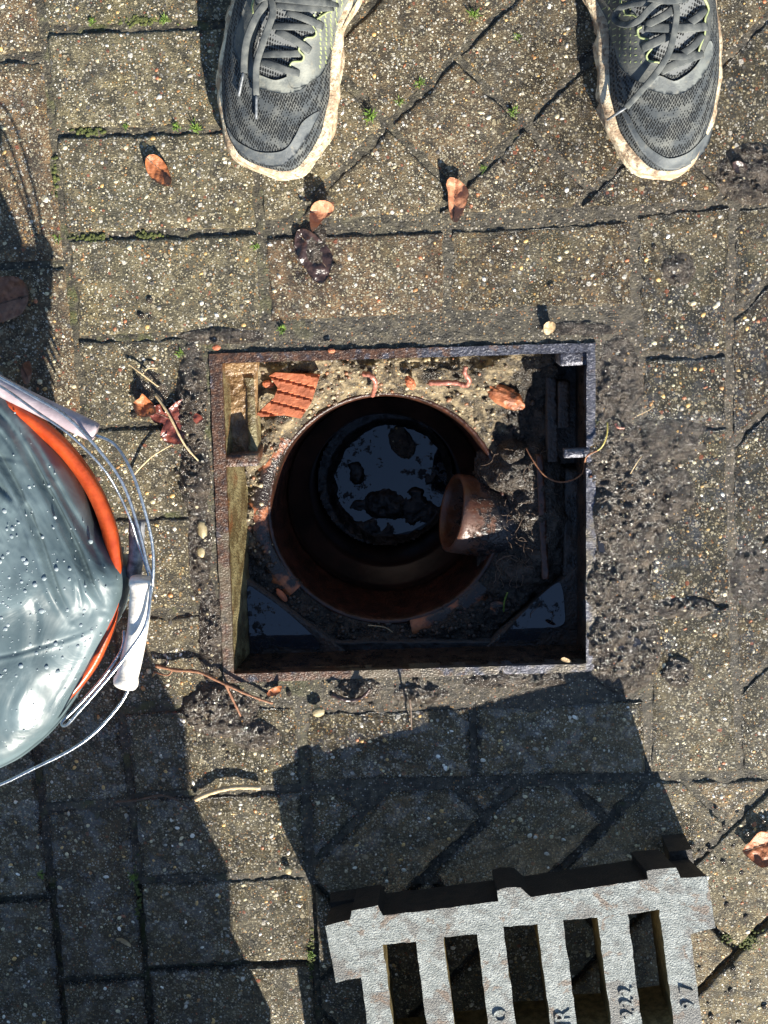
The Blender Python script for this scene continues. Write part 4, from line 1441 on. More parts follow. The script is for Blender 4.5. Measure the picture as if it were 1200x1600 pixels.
r = random.Random(2)
dash_l = [(x + r.uniform(-6, 6), y, .3, .0006, .0013) for y in range(20, 560, 36) for x in range(820, 1180, 42) if (x > 860 + max(0, (y - 150)) * .05) and x < 1160 - y * .42 and y < 560]
dash_r = [(x, y, 0.1 if (i % 2) else 1.4, .0010, .0004) for y in range(20, 500, 52) for i, x in enumerate(range(170, 520, 42)) if x > 150 + y * .42 and x < 420 + y * .18]
left = dict(ox=320, label='running shoe at image left, pale grey overlays, two loose lace ends over the toe', patches=[
    ('tongue', [(430, -60), (1000, -60), (900, 60), (860, 230), (780, 330), (760, 460), (660, 540), (600, 600), (540, 610), (440, 580), (400, 420), (440, 200)], 'knit', .0006),
    ('side_panel', [(345, -80), (440, -60), (440, 120), (380, 330), (380, 480), (440, 590), (440, 660), (370, 620), (300, 560), (258, 460), (225, 380), (228, 280), (250, 210), (300, 80)], 'dgrey', .0016),
    ('vamp_band', [(372, 600), (430, 590), (500, 615), (560, 628), (640, 602), (700, 560), (780, 590), (800, 660), (740, 710), (640, 733), (560, 728), (480, 705), (420, 690)], 'grey', .0020),
    ('eyestay', [(1000, 80), (960, 100), (880, 150), (846, 205), (872, 258), (850, 292), (792, 302), (758, 345), (736, 392), (774, 440), (758, 480), (690, 486), (660, 530), (640, 600), (680, 690), (760, 680), (850, 630), (920, 580), (955, 500), (985, 420), (1040, 300), (1110, 150), (1200, -10), (1240, -90), (1000, -90)], 'grey', .0022),
    ('toe_cap', [(176, 1000), (195, 1060), (232, 1140), (300, 1210), (390, 1262), (500, 1300), (600, 1292), (690, 1225), (770, 1120), (830, 1020), (900, 880), (850, 890), (760, 960), (715, 1050), (650, 1150), (570, 1190), (430, 1190), (330, 1150), (250, 1100), (200, 1030)], 'toe', .0016),
  ], lime=[([(1000, 85), (955, 100), (880, 150), (846, 205), (872, 258), (850, 292), (792, 302), (758, 345), (736, 392), (774, 440), (758, 480), (690, 486), (660, 528)], .0010, .0032), ([(385, 0), (370, 60), (380, 110)], .0010, .003)],
  laces=[([(440, 478), (560, 520), (660, 560), (740, 572)], .0040, .0075), ([(450, 425), (600, 428), (745, 418)], .0038, .006), ([(560, 240), (690, 310), (825, 398)], .0040, .0075), ([(530, 205), (700, 215), (862, 222)], .0038, .006),
         ([(640, 95), (780, 150), (925, 208)], .0040, .0075), ([(545, 40), (780, 70), (1000, 62)], .0040, .007), ([(540, -10), (800, 20), (1040, 36)], .0038, .0085), ([(400, 20), (470, -10), (560, -30)], .0040, .012),
         ([(500, -10), (470, 50), (410, 140), (345, 290), (318, 420), (308, 570)], .0040, .010), ([(520, -10), (535, 120), (470, 320), (415, 500), (405, 640), (405, 745)], .0036, .011)],
  aglets=[((306, 572), (268, 752), 0), ((405, 745), (405, 932), 0)], dashes=dash_l)
right = dict(ox=900, label='running shoe at image right, black with one dark lace end hanging over its pale sole', patches=[
    ('tongue', [(420, -60), (1000, -60), (990, 120), (980, 280), (930, 420), (900, 520), (780, 590), (700, 580), (640, 500), (580, 420), (500, 280), (440, 120)], 'knit', .0006),
    ('side_panel', [(130, -80), (380, -80), (400, 100), (470, 150), (476, 240), (490, 290), (556, 312), (588, 378), (546, 440), (572, 480), (640, 490), (652, 560), (600, 620), (530, 660), (450, 620), (370, 560), (318, 490), (300, 380), (230, 230), (170, 80)], 'dgrey', .0018),
    ('vamp_band', [(600, 640), (650, 592), (760, 636), (840, 600), (905, 550), (960, 480), (1000, 400), (1040, 320), (1068, 360), (1062, 450), (1010, 560), (940, 650), (850, 722), (740, 742), (640, 725), (550, 690)], 'mgrey', .0022),
    ('eyestay', [(990, -80), (1020, 60), (1005, 150), (1000, 260), (962, 380), (950, 440), (990, 430), (1040, 330), (1050, 200), (1060, 60), (1050, -80)], 'dgrey', .0018),
    ('toe_cap', [(345, 850), (390, 960), (440, 1070), (500, 1170), (580, 1260), (700, 1330), (800, 1328), (900, 1290), (990, 1200), (1050, 1080), (1062, 990), (1000, 1070), (930, 1150), (850, 1208), (725, 1240), (620, 1190), (540, 1120), (470, 1020), (410, 900)], 'toe', .0016),
  ], lime=[([(340, -10), (380, 110), (440, 118), (470, 140)], .0010, .003), ([(510, 212), (478, 235), (490, 290), (556, 312), (568, 325)], .0012, .003), ([(588, 380), (546, 438), (570, 480), (640, 490), (652, 520)], .0010, .003), ([(990, -20), (1030, 70), (1004, 150), (1002, 260), (962, 370), (948, 432)], .0012, .003)],
  laces=[([(510, 380), (620, 330), (740, 272)], .0048, .008), ([(530, 215), (740, 228), (880, 226), (1018, 208)], .0048, .009), ([(540, 200), (680, 130), (760, 60)], .0042, .008), ([(660, 560), (780, 500), (985, 420)], .0046, .008),
         ([(720, 440), (830, 450), (950, 420)], .0040, .007), ([(810, 425), (900, 370), (985, 270)], .0040, .007), ([(860, 190), (940, 140), (1000, 70)], .0044, .007), ([(560, -20), (700, 10), (860, -10)], .0048, .01),
         ([(740, 10), (640, 20), (550, 90), (480, 165), (390, 205), (310, 190), (288, 140), (340, 70), (450, 36), (600, 30)], .0036, .012),
         ([(760, 0), (770, 100), (752, 230), (712, 400), (650, 520), (560, 640), (470, 745), (385, 842)], .0034, .014)],
  aglets=[((385, 842), (245, 936), 1)], dashes=dash_r)
shL = Shoe((436, 274), (528, -210), 0)
shR = Shoe((1045, 274), (985, -210), 1)
build_shoe(shL, 'L', left)
build_shoe(shR, 'R', right)

# rest of the figure, above and behind the lens' view
def skin_body(name, verts, edges, radii, mat, sub=1):
    me = bpy.data.meshes.new(name)
    o0 = ORG[person.name]
    me.from_pydata([tuple(Vector(v) - o0) for v in verts], edges, [])
    o = bpy.data.objects.new(name, me)
    COL.objects.link(o)
    o.parent = person
    me.materials.append(mat)
    o.modifiers.new('skin', 'SKIN')
    if not me.skin_vertices: me.skin_vertices.new()
    for i, r_ in enumerate(radii):
        me.skin_vertices[0].data[i].radius = (r_, r_)
        me.skin_vertices[0].data[i].use_root = (i == 0)
    s = o.modifiers.new('sub', 'SUBSURF'); s.levels = sub; s.render_levels = sub
    dg = bpy.context.evaluated_depsgraph_get()
    m2 = bpy.data.meshes.new_from_object(o.evaluated_get(dg))
    o.modifiers.clear()
    o.data = m2
    for p in m2.polygons: p.use_smooth = True
    return o
aL = shL.glob(.235, 0, .10); aR = shR.glob(.235, 0, .10)
pv = [(.02, .46, .92), (aL.x * .62, .42, .86), (aL.x * .9, .36, .50), (aL.x, aL.y, .14), (aL.x, aL.y, .105), (aR.x * .62, .42, .86), (aR.x * .9, .36, .50), (aR.x, aR.y, .14), (aR.x, aR.y, .105)]
skin_body('trousers', pv, [(0, 1), (1, 2), (2, 3), (3, 4), (0, 5), (5, 6), (6, 7), (7, 8)], [.13, .095, .065, .052, .050, .095, .065, .052, .050], M['jeans'])
tv = [(.02, .46, .98), (.02, .48, 1.2), (.02, .47, 1.42), (-.17, .46, 1.42), (-.26, .44, 1.18), (-.24, .36, .98), (.21, .46, 1.42), (.30, .44, 1.18), (.28, .36, .98)]
skin_body('coat', tv, [(0, 1), (1, 2), (2, 3), (3, 4), (4, 5), (2, 6), (6, 7), (7, 8)], [.15, .155, .11, .07, .055, .042, .07, .055, .042], M['coatm'])
hv = [(.02, .46, 1.47), (.02, .45, 1.54), (.02, .44, 1.62), (.02, .445, 1.70)]
skin_body('head', hv, [(0, 1), (1, 2), (2, 3)], [.055, .055, .092, .08], M['skin'])
skin_body('hair', [(.02, .475, 1.60), (.02, .475, 1.70), (.02, .47, 1.75)], [(0, 1), (1, 2)], [.085, .092, .06], M['hair'])

# ------------------------------------------------------------------ bucket with its bag
BH = .165
bc = P(-113, 892, BH)
BR = (P(-113 + 302, 892, BH) - bc).length
bucket = empty('bucket', (bc.x, bc.y, 0), 'orange plastic bucket lined with a bulging black bag at the left edge', 'bucket')
b0 = Vector((bc.x, bc.y, 0))
V, F = lathe([(0, .002), (BR * .62, .002), (BR * .64, .006), (BR - .030, BH - .070), (BR - .006, BH - .034), (BR - .005, BH - .012)], b0, 96)
put('body', V, F, M['bucketd'], parent=bucket)
V, F = lathe([(BR - .026, BH - .060), (BR - .020, BH - .034), (BR - .015, BH - .010), (BR - .009, BH - .002), (BR - .005, BH), (BR - .001, BH - .003), (BR, BH - .013), (BR - .003, BH - .016), (BR - .006, BH - .012)], b0, 128)
put('rim', V, F, M['bucket'], parent=bucket)
# bag: traced outline on the right, circle elsewhere
bag_px = [(-40, 580), (0, 612), (30, 645), (62, 690), (95, 735), (122, 785), (146, 835), (170, 866), (188, 890), (195, 915), (190, 945), (180, 975), (160, 1012), (138, 1055), (112, 1100), (82, 1145), (45, 1180), (10, 1203), (-40, 1222), (-120, 1235), (-220, 1220), (-320, 1165), (-400, 1080), (-440, 980), (-455, 890), (-440, 790), (-390, 700), (-310, 620), (-210, 575), (-110, 560)]
bl = catmull([(a, b, 0) for a, b in bag_px], 14, True)
ZB = BH + .004
bw = [P(p.x, p.y, ZB) for p in bl]
bcx = sum(p.x for p in bw) / len(bw); bcy = sum(p.y for p in bw) / len(bw)
NB = len(bw); NRB = 120
V = []; F = []
for i, p in enumerate(bw):
    th = math.atan2(p.y - bcy, p.x - bcx)
    for j in range(NRB):
        t = 1 - j / (NRB - 1) * .995
        x = bcx + (p.x - bcx) * t; y = bcy + (p.y - bcy) * t
        edge = 1 - t
        z = ZB - .018 * math.exp(-(edge / .035) ** 1.2) + .036 * (1 - t ** 2.2)
        V.append([x, y, z, t, th])
A = np.array(V)
px, py = PX(A[:, 0], A[:, 1], ZB)
# folds run alongside the rim in the upper half and gather towards the lower right
s = (A[:, 0] - bcx) * math.cos(R(28)) + (A[:, 1] - bcy) * math.sin(R(28))
q = -(A[:, 0] - bcx) * math.sin(R(28)) + (A[:, 1] - bcy) * math.cos(R(28))
rid = 1 - np.abs(fbm(s * 34 + 2.0 * fbm(q * 6, s * 6, 2, 3), q * 7, 3, 51) * 2 - 1)
rid2 = 1 - np.abs(fbm(s * 80, q * 12 + 3, 2, 57) * 2 - 1)
up_m = np.clip((980 - py) / 260, 0.08, 1)
inw = np.clip((1 - A[:, 3]) * 14, .1, 1)
A[:, 2] += (rid ** 2 - .45) * .005 * up_m * inw
rid3 = 1 - np.abs(fbm(s * 120, q * 30, 3, 91) * 2 - 1)
A[:, 2] += (rid3 ** 3 - .3) * .0022 * np.clip((930 - py) / 160, .06, 1) * inw
def segd(px, py, pl):
    d = np.full(px.shape, 1e9); sd = np.zeros(px.shape)
    for (x1, y1), (x2, y2) in zip(pl[:-1], pl[1:]):
        ex, ey = x2 - x1, y2 - y1; L2 = ex * ex + ey * ey
        t = np.clip(((px - x1) * ex + (py - y1) * ey) / L2, 0, 1)
        dx, dy = px - x1 - t * ex, py - y1 - t * ey
        dd = np.hypot(dx, dy)
        m_ = dd < d
        sd = np.where(m_, np.sign(ex * dy - ey * dx), sd); d = np.where(m_, dd, d)
    e0 = np.hypot(px - pl[0][0], py - pl[0][1]); e1 = np.hypot(px - pl[-1][0], py - pl[-1][1])
    return d, sd, np.clip(np.minimum(e0, e1) / 60, 0, 1)
CREASE = [([(-30, 610), (30, 680), (70, 750), (105, 815), (135, 880), (165, 950)], .0085, 9), ([(10, 640), (60, 705), (105, 785), (150, 862), (175, 905)], .0070, 7), ([(-60, 640), (0, 700), (40, 770), (72, 840), (100, 920), (118, 960)], .0060, 8),
          ([(-40, 706), (20, 712), (64, 722)], .0014, 5), ([(-60, 735), (-10, 742), (30, 775), (52, 822)], .0045, 7), ([(-60, 1018), (10, 1012), (70, 1000), (120, 988), (150, 975)], .0010, 5), ([(-100, 780), (-60, 860), (-40, 960)], .005, 12),
          ([(20, 1130), (30, 1080), (55, 1040)], .0012, 10), ([(60, 900), (66, 960), (60, 1030)], .0022, 14), ([(-10, 900), (0, 980), (-15, 1060)], .0026, 16), ([(110, 860), (128, 900), (132, 950)], .003, 5), ([(-30, 660), (0, 665), (40, 720)], .004, 5), ([(70, 1120), (120, 1040), (150, 960)], .0010, 10)]
for pl, dep, wd in CREASE:
    pl2 = [(q_.x, q_.y) for q_ in catmull([(a_, b_, 0) for a_, b_ in pl], 4)]
    d_, sd_, tp_ = segd(px, py, pl2)
    A[:, 2] += inw * dep * .72 * tp_ * (-np.exp(-(d_ / (wd * .55)) ** 2) + .75 * np.exp(-((d_ - wd * 1.15) / (wd * .8)) ** 2) * (sd_ > 0))
A[:, 2] += (fbm(A[:, 0] * 14, A[:, 1] * 14, 3, 66) - .5) * .016 * np.clip((1 - A[:, 3]) * 6, .1, 1)
Vn = A[:, :3]
for i in range(NB):
    j = (i + 1) % NB
    for k in range(NRB - 1):
        F.append((i * NRB + k, j * NRB + k, j * NRB + k + 1, i * NRB + k + 1))
# hem hanging down outside
n0 = len(Vn)
hem = []
for i, p in enumerate(bw):
    dd = Vector((p.x - bc.x, p.y - bc.y)); rr_ = dd.length
    if rr_ < BR - .022:
        dd = dd / rr_ * (BR - .0215)
        hem.append((bc.x + dd.x, bc.y + dd.y, BH - .036 + .003 * math.sin(i * .9)))
    else:
        hem.append((p.x, p.y, ZB - .045 + .008 * math.sin(i * .9)))
Vn = np.concatenate([Vn, np.array(hem)])
for i in range(NB):
    j = (i + 1) % NB
    F.append((i * NRB, n0 + i, n0 + j, j * NRB))
bag = put('bin_bag', Vn, F, M['bag'], smooth=True, label='glossy black plastic bag bulging out of the orange bucket, beaded with drops', cat='bag')
# drops lying on it
bagz = {}
g = G()
r = random.Random(9)
top_idx = np.where((A[:, 3] < .96) & (px > -20) & (px < 200))[0]
for _ in range(420):
    i = int(r.choice(top_idx.tolist()))
    rad = .0006 + .0022 * r.random() ** 5
    v, f = ico((A[i, 0] + r.uniform(-.002, .002), A[i, 1] + r.uniform(-.002, .002), A[i, 2]), rad, (1, 1, .45), 0, 1, r, .05)
    g.add(v, f)
put('water_droplets', g.v, g.f, M['drop'], parent=bag, kind='stuff')

def wire(pts, rad, mat, name, parent, n=8, per=6):
    q = catmull([P(a, b, z) for a, b, z in pts], per)
    v, f = tube(q, rad, n)
    return put(name, v, f, M[mat], parent=parent)
HZ = BH + .012
wire([(-60, 560, HZ), (0, 590, HZ + .012), (50, 618, HZ + .014), (100, 648, HZ + .014), (145, 692, HZ + .012), (190, 752, HZ + .006), (215, 820, HZ), (230, 880, HZ - .004), (238, 905, HZ - .006), (228, 960, HZ - .01)], .0016, 'steel', 'handle_wire', bucket)
wire([(-60, 574, HZ), (0, 603, HZ + .008), (60, 645, HZ + .010), (110, 680, HZ + .010), (160, 730, HZ + .004), (185, 770, HZ - .006), (205, 815, HZ - .012), (216, 850, HZ - .02), (232, 900, HZ - .02), (232, 925, HZ - .02)], .0013, 'steel', 'handle_wire', bucket)
wire([(150, 680, HZ), (180, 695, HZ + .004), (205, 735, HZ + .008), (224, 790, HZ + .006), (238, 850, HZ), (239, 905, HZ - .004), (230, 960, HZ - .01)], .0016, 'steel', 'handle_wire', bucket)
wire([(236, 915, HZ), (228, 975, HZ + .003), (200, 1020, HZ + .003), (160, 1070, HZ + .002), (125, 1110, HZ - .002), (104, 1133, HZ - .008), (97, 1128, HZ - .012), (120, 1105, HZ - .014), (160, 1060, HZ - .014), (190, 1015, HZ - .014), (194, 985, HZ - .014)], .0016, 'steel', 'handle_wire', bucket)
wire([(203, 1072, HZ - .006), (188, 1100, HZ - .008), (150, 1143, HZ - .008), (110, 1172, HZ - .008), (50, 1202, HZ - .008), (0, 1226, HZ - .008), (-60, 1246, HZ - .008)], .0016, 'steel', 'handle_wire', bucket)
def grip(pts, rad, mat, name, flare=1.15):
    q = [P(a, b, z) for a, b, z in pts]
    m = 22
    path = catmull(q, m // (len(q) - 1))
    n_ = len(path)
    rr = []
    for i in range(n_):
        t = i / (n_ - 1)
        k = 1.0
        if t < .10 or t > .90: k = flare
        if t < .02 or t > .98: k = flare * .9
        rr.append(rad * k * (1 + .03 * math.sin(t * 9)))
    v, f = tube(path, rr, 20)
    return put(name, v, f, M[mat], parent=bucket)
grip([(222, 903, HZ - .010), (214, 990, HZ - .012), (195, 1072, HZ - .012)], .0102, 'white', 'handle_grip')
grip([(-60, 566, HZ - .02), (0, 603, HZ - .016), (80, 643, HZ - .016), (150, 676, HZ - .016)], .0092, 'lilac', 'handle_grip', 1.0)
grip([(214, 812, HZ - .03), (213, 860, HZ - .03), (208, 902, HZ - .03)], .0074, 'gtube', 'handle_grip', 1.05)

# ------------------------------------------------------------------ unseen box added beyond the lower edge to shade the lower left
def box(c, sx, sy, sz, mat, name, parent, yaw=0.0):
    V = []
    for z in (0, sz):
        for (a, b) in ((-1, -1), (1, -1), (1, 1), (-1, 1)):
            x, y = a * sx / 2, b * sy / 2
            V.append((c[0] + x * math.cos(yaw) - y * math.sin(yaw), c[1] + x * math.sin(yaw) + y * math.cos(yaw), c[2] + z))
    return put(name, V, [(3, 2, 1, 0), (4, 5, 6, 7), (0, 1, 5, 4), (1, 2, 6, 5), (2, 3, 7, 6), (3, 0, 4, 7)], mat, parent=parent, smooth=False)
pr = P(468, 1790, 0)
pw_, pd_ = .62, .30
shade_caster = empty('shade_box', (pr.x - pw_ / 2, pr.y - pd_ / 2, 0), 'unseen flared timber box added to cast the shade at lower left', 'shade_caster')
cx_, cy_ = pr.x - pw_ / 2, pr.y - pd_ / 2
for k in range(4):
    z = .004 + k * .098
    ex = .031 * k + .015
    for sgn in (-1, 1):
        box((cx_, cy_ + sgn * (pd_ / 2 - .012), z), pw_ + 2 * ex, .024, .094, M['timber'], 'board', shade_caster)
        box((cx_ + sgn * (pw_ / 2 + ex - .012), cy_, z), .024, pd_ - .050, .094, M['timber'], 'board', shade_caster)
box((cx_, cy_, .002), pw_ - .052, pd_ - .052, .36, M['soil'], 'soil', shade_caster)

# ------------------------------------------------------------------ leaves, twigs, worms, moss
def leaf(name, label, poly_px, mat, z=.003, cup=.006, fold=.0, step=5, cat='leaf', curl=0.0, seed=0, mid=None, group=None, vein=True):
    pl = [(q.x, q.y) for q in catmull([(a, b, 0) for a, b in poly_px], 2, True)]
    vo, f2, bnd = tri(pl, min(step, 3.2))
    cx = sum(p[0] for p in poly_px) / len(poly_px); cy = sum(p[1] for p in poly_px) / len(poly_px)
    rr = max(math.hypot(p[0] - cx, p[1] - cy) for p in poly_px)
    a, b = mid if mid else (poly_px[0], poly_px[len(poly_px) // 2])
    dx, dy = b[0] - a[0], b[1] - a[1]; L = math.hypot(dx, dy) + 1e-6
    def zf(x, y):
        d = math.hypot(x - cx, y - cy) / rr
        s = abs((x - a[0]) * dy - (y - a[1]) * dx) / L / rr       # distance from the midrib
        t = ((x - a[0]) * dx + (y - a[1]) * dy) / L / L
        zz = z + .75 * cup * d ** 2 + .7 * fold * s + curl * max(0, t) ** 2 + .0040 * (float(fbm(x * .055 + seed, y * .055, 3, seed)) - .5) * (1 + 3 * d)
        zz += .0004 * math.sin((t * 30) - s * 11) * min(1, s * 4)
        zz -= .0012 * math.exp(-(s / .05) ** 2)
        return zz
    V = [P(x, y, zf(x, y)) for x, y in vo]
    F = orient(V, f2)
    ids = {}
    for e0, e1 in bnd:
        for i in (e0, e1):
            if i not in ids: ids[i] = len(V); V.append(V[i] - Vector((0, 0, .0007)))
    F += [(b_, a_, ids[a_], ids[b_]) for a_, b_ in bnd]
    o = put(name, V, F, M[mat], label=label, cat=cat, group=group)
    if vein and rr > 18:
        g = G()
        P2 = [(p[0], p[1]) for p in pl]
        def vline(x0, y0, x1, y1, r0):
            q = []
            for t in np.linspace(0, 1, 9):
                x, y = x0 + (x1 - x0) * t, y0 + (y1 - y0) * t
                if not inpoly(np.array([x]), np.array([y]), P2)[0]: continue
                q.append(P(x, y, zf(x, y) + .0003))
            if len(q) > 2:
                v, f = tube(q, [r0 * (1 - .6 * i / len(q)) for i in range(len(q))], 5)
                g.add(v, f)
        vline(a[0], a[1], b[0], b[1], .0007)
        nx, ny = -dy / L, dx / L
        for t in ():
            for sg in (-1, 1):
                x0, y0 = a[0] + dx * t, a[1] + dy * t
                vline(x0, y0, x0 + (dx / L * .8 + nx * sg) * rr * .6, y0 + (dy / L * .8 + ny * sg) * rr * .6, .00035)
        if g.v:
            put('vein', g.v, g.f, M['darkroot'], parent=o)
    return o
leaf('fallen_leaf', 'small orange oval leaf with a dark spot on a left hand paver', [(228, 246), (240, 241), (252, 248), (262, 262), (268, 280), (264, 291), (250, 288), (236, 278), (228, 264)], 'lorange', .003, .007, .004, seed=1)
leaf('fallen_leaf', 'folded tan leaf standing on edge near the centre top paving', [(703, 277), (718, 282), (732, 297), (730, 315), (722, 335), (714, 347), (705, 343), (701, 322), (700, 300), (697, 288)], 'ltan', .004, .010, .016, curl=-.002, seed=2, mid=((708, 345), (712, 280)))
leaf('fallen_leaf', 'curled brown leaf below the toe of the shoe at left', [(484, 330), (492, 316), (508, 313), (522, 322), (518, 334), (506, 342), (498, 352), (488, 362), (484, 348)], 'ltan', .004, .012, .010, seed=3)
leaf('fallen_leaf', 'blackened wet leaf stuck to the pavers under the curled brown one', [(464, 360), (478, 358), (494, 368), (510, 384), (520, 400), (516, 425), (505, 442), (490, 438), (478, 422), (468, 408), (460, 385)], 'ldark', .002, .003, .0, seed=4)
leaf('fallen_leaf', 'round brown leaf at the left edge above the bucket', [(-20, 440), (5, 432), (28, 433), (42, 448), (44, 470), (34, 490), (15, 500), (-8, 505), (-30, 500)], 'lbrown', .004, .006, .003, seed=5, mid=((44, 462), (-20, 480)))
leaf('fallen_leaf', 'shiny reddish brown leaf at the lower right edge', [(1160, 1330), (1172, 1316), (1184, 1302), (1196, 1300), (1225, 1310), (1230, 1345), (1205, 1352), (1190, 1356), (1175, 1345)], 'lorange', .006, .014, .010, seed=6)
leaf('fallen_leaf', 'dark red lobed maple leaf left of the frame', [(232, 640), (250, 632), (256, 645), (275, 628), (296, 622), (288, 640), (306, 645), (318, 655), (300, 668), (308, 680), (290, 676), (284, 694), (262, 692), (250, 680), (256, 662), (240, 660)], 'lred', .003, .006, .0, seed=7, step=4)
leaf('fallen_leaf', 'small bright orange leaf scrap touching the red maple leaf', [(208, 630), (218, 622), (222, 615), (230, 622), (240, 632), (244, 645), (234, 650), (222, 652), (212, 645)], 'lorange', .003, .010, .006, seed=8)
leaf('fallen_leaf', 'pale buff leaf flake above the top rim of the frame', [(850, 508), (858, 502), (868, 506), (866, 518), (856, 524), (850, 520)], 'lfade', .004, .002, .0, seed=9)
leaf('fallen_leaf', 'rusty leaf scrap below the lower left frame corner', [(418, 1080), (430, 1074), (440, 1072), (438, 1082), (426, 1088), (418, 1088)], 'lorange', .004, .004, .003, seed=10)
leaf('fallen_leaf', 'cream chip lying on the inner lower right edge of the frame', [(876, 1030), (882, 1027), (893, 1033), (890, 1036), (880, 1034)], 'lfade', .006, .002, .0, seed=11, step=3)
leaf('fallen_leaf', 'pale seed husk on the dark paving at lower left', [(180, 1468), (190, 1466), (203, 1474), (204, 1480), (192, 1474)], 'lfade', .003, .002, .0, seed=12, step=3)
leaf('fallen_leaf', 'brown wet leaf inside the drain at the foot of the pot', [(628, 992), (640, 986), (655, 990), (662, 998), (648, 1001), (632, 1000)], 'lbrown', -.088, .004, .0, seed=13, step=3)
leaf('fallen_leaf', 'narrow dark leaf in the shade above the bucket', [(34, 570), (46, 564), (50, 580), (46, 598), (38, 600), (33, 586)], 'lbrown', .003, .003, .003, seed=14)
leaf('fallen_leaf', 'small navy wet scrap beside the right hand shoe', [(1145, 254), (1155, 251), (1166, 258), (1166, 268), (1152, 272), (1146, 264)], 'ldark', .004, .003, .0, seed=15)

def strand(name, label, pts, r0, mat, cat='twig', taper=.6, per=6, jit=.0, n=7, group=None):
    q = catmull([P(a, b, z) for a, b, z in pts], per)
    m = len(q)
    rr = [r0 * (1 - (1 - taper) * i / (m - 1)) * (1 + .14 * math.sin(i * 1.7)) for i in range(m)]
    v, f = tube(q, rr, n)
    return put(name, v, f, M[mat], label=label, cat=cat, group=group)
tw = empty('twig', P(330, 1065, 0), 'forked reddish twig below the lower left frame corner', 'twig')
for pts, r0 in [([(243, 1040, .006), (275, 1047, .008), (310, 1050, .010), (345, 1066, .012), (375, 1080, .010), (405, 1092, .008), (426, 1099, .005)], .0021), ([(352, 1068, .012), (362, 1090, .009), (371, 1108, .007), (376, 1119, .004)], .0016), ([(270, 1045, .008), (262, 1055, .006), (240, 1050, .004)], .0012)]:
    q = catmull([P(a, b, z) for a, b, z in pts], 6)
    v, f = tube(q, [r0 * (1 + .15 * math.sin(i * 1.3)) * (1 - .4 * i / len(q)) for i in range(len(q))], 8)
    put('stem', v, f, M['twig'], parent=tw)
strand('twig', 'pale bare stick lying in the sunlit joint at lower left', [(305, 1249, .004), (325, 1240, .007), (350, 1233, .009), (375, 1230, .008), (407, 1231, .006)], .0030, 'straw', taper=.9)
strand('twig', 'thin dark root crossing the shaded joint beside the pale stick', [(180, 1254, .002), (215, 1250, .004), (250, 1243, .005), (275, 1250, .005), (298, 1265, .003)], .0014, 'darkroot')
strand('twig', 'straw coloured stem lying across the red maple leaf', [(242, 616, .005), (262, 645, .010), (280, 680, .011), (292, 700, .008), (312, 722, .004)], .0014, 'straw')
strand('twig', 'short dry stem above the orange leaf scrap', [(201, 568, .004), (220, 583, .008), (247, 604, .005)], .0012, 'straw')
strand('twig', 'fine curved stalk touching the top of the short dry stem', [(222, 586, .003), (230, 576, .005), (246, 575, .004)], .0009, 'straw')
strand('twig', 'thin pale stem pointing from the wire handle to the maple leaf', [(206, 745, .004), (235, 715, .010), (268, 695, .014)], .0011, 'straw')
rt = strand('root', 'long rust coloured root with a yellow tip curling over the right rim', [(933, 704, .010), (916, 714, .008), (911, 738, -.020), (895, 750, -.035), (872, 753, -.045), (850, 742, -.05), (832, 718, -.055), (822, 700, -.06)], .0010, 'twig', cat='root', taper=.8)
v, f = tube(catmull([P(949, 660, .006), P(948, 680, .010), P(941, 697, .011), P(933, 704, .010)], 6), .0009, 6)
put('root_tip', v, f, M['yroot'], parent=rt)
strand('root', 'pale hair root in the mud right of the frame', [(985, 740, .010), (996, 722, .012), (1003, 713, .010)], .0006, 'straw', cat='root')
strand('root', 'white hair root near the paver joint right of the frame', [(995, 650, .006), (1010, 643, .008), (1022, 636, .006)], .0005, 'straw', cat='root')
strand('root', 'tangled fine root beside the outlet pipe', [(790, 905, -.08), (775, 880, -.07), (800, 868, -.065), (820, 880, -.07), (835, 860, -.07)], .0006, 'darkroot', cat='root')
strand('root', 'pale fibre floating near the bottom of the pot', [(590, 895, -.26), (605, 893, -.255), (618, 885, -.255)], .0008, 'straw', cat='root')
strand('root', 'fine straw fibre on the lower mortar by the pot', [(575, 977, -.085), (600, 980, -.080), (614, 988, -.082)], .0007, 'straw', cat='root')
strand('worm', 'short pink worm hanging over the top edge of the pot', [(568, 584, -.050), (578, 586, -.044), (586, 596, -.046), (585, 608, -.056), (582, 618, -.070)], .0030, 'worm', cat='worm', taper=.8)
strand('worm', 'long pink worm with a raised curl on the mortar', [(671, 598, -.050), (690, 598, -.044), (712, 598, -.042), (728, 602, -.040), (733, 594, -.034), (726, 582, -.030), (728, 572, -.030)], .0032, 'worm', cat='worm', taper=.75)
strand('worm', 'small red worm in the wet mud beyond the right rim', [(962, 662, .004), (966, 668, .006), (975, 669, .005)], .0016, 'worm', cat='worm')
# ribbed tile scrap
tile = empty('tile_fragment', P(455, 615, -.07), 'broken piece of ribbed orange clay tile on the mortar', 'tile fragment')
tp = [(420, 588), (430, 582), (500, 586), (496, 598), (486, 630), (470, 654), (445, 649), (408, 652), (400, 648), (428, 622), (434, 606)]
zt = -.040
c0 = P(450, 615, zt)
dirv = (P(496, 598, zt) - P(430, 582, zt)).normalized()
perp = Vector((-dirv.y, dirv.x, 0))
vo, f2, bnd = tri([(P(*p, zt).x, P(*p, zt).y) for p in tp], .0016)
def tz(x, y):
    s = (Vector((x, y, 0)) - Vector((c0.x, c0.y, 0))).dot(perp)
    g_ = abs(((s / .0128) % 1) - .5) * 2
    return zt - .0022 * (1 if g_ > .82 else 0) + .0006 * float(fbm(x * 300, y * 300, 2, 3)) + (x - c0.x) * .08
V, F, nt = slab(vo, f2, bnd, lambda x, y: Vector((x, y, tz(x, y))), lambda x, y: Vector((x, y, zt - .014)))
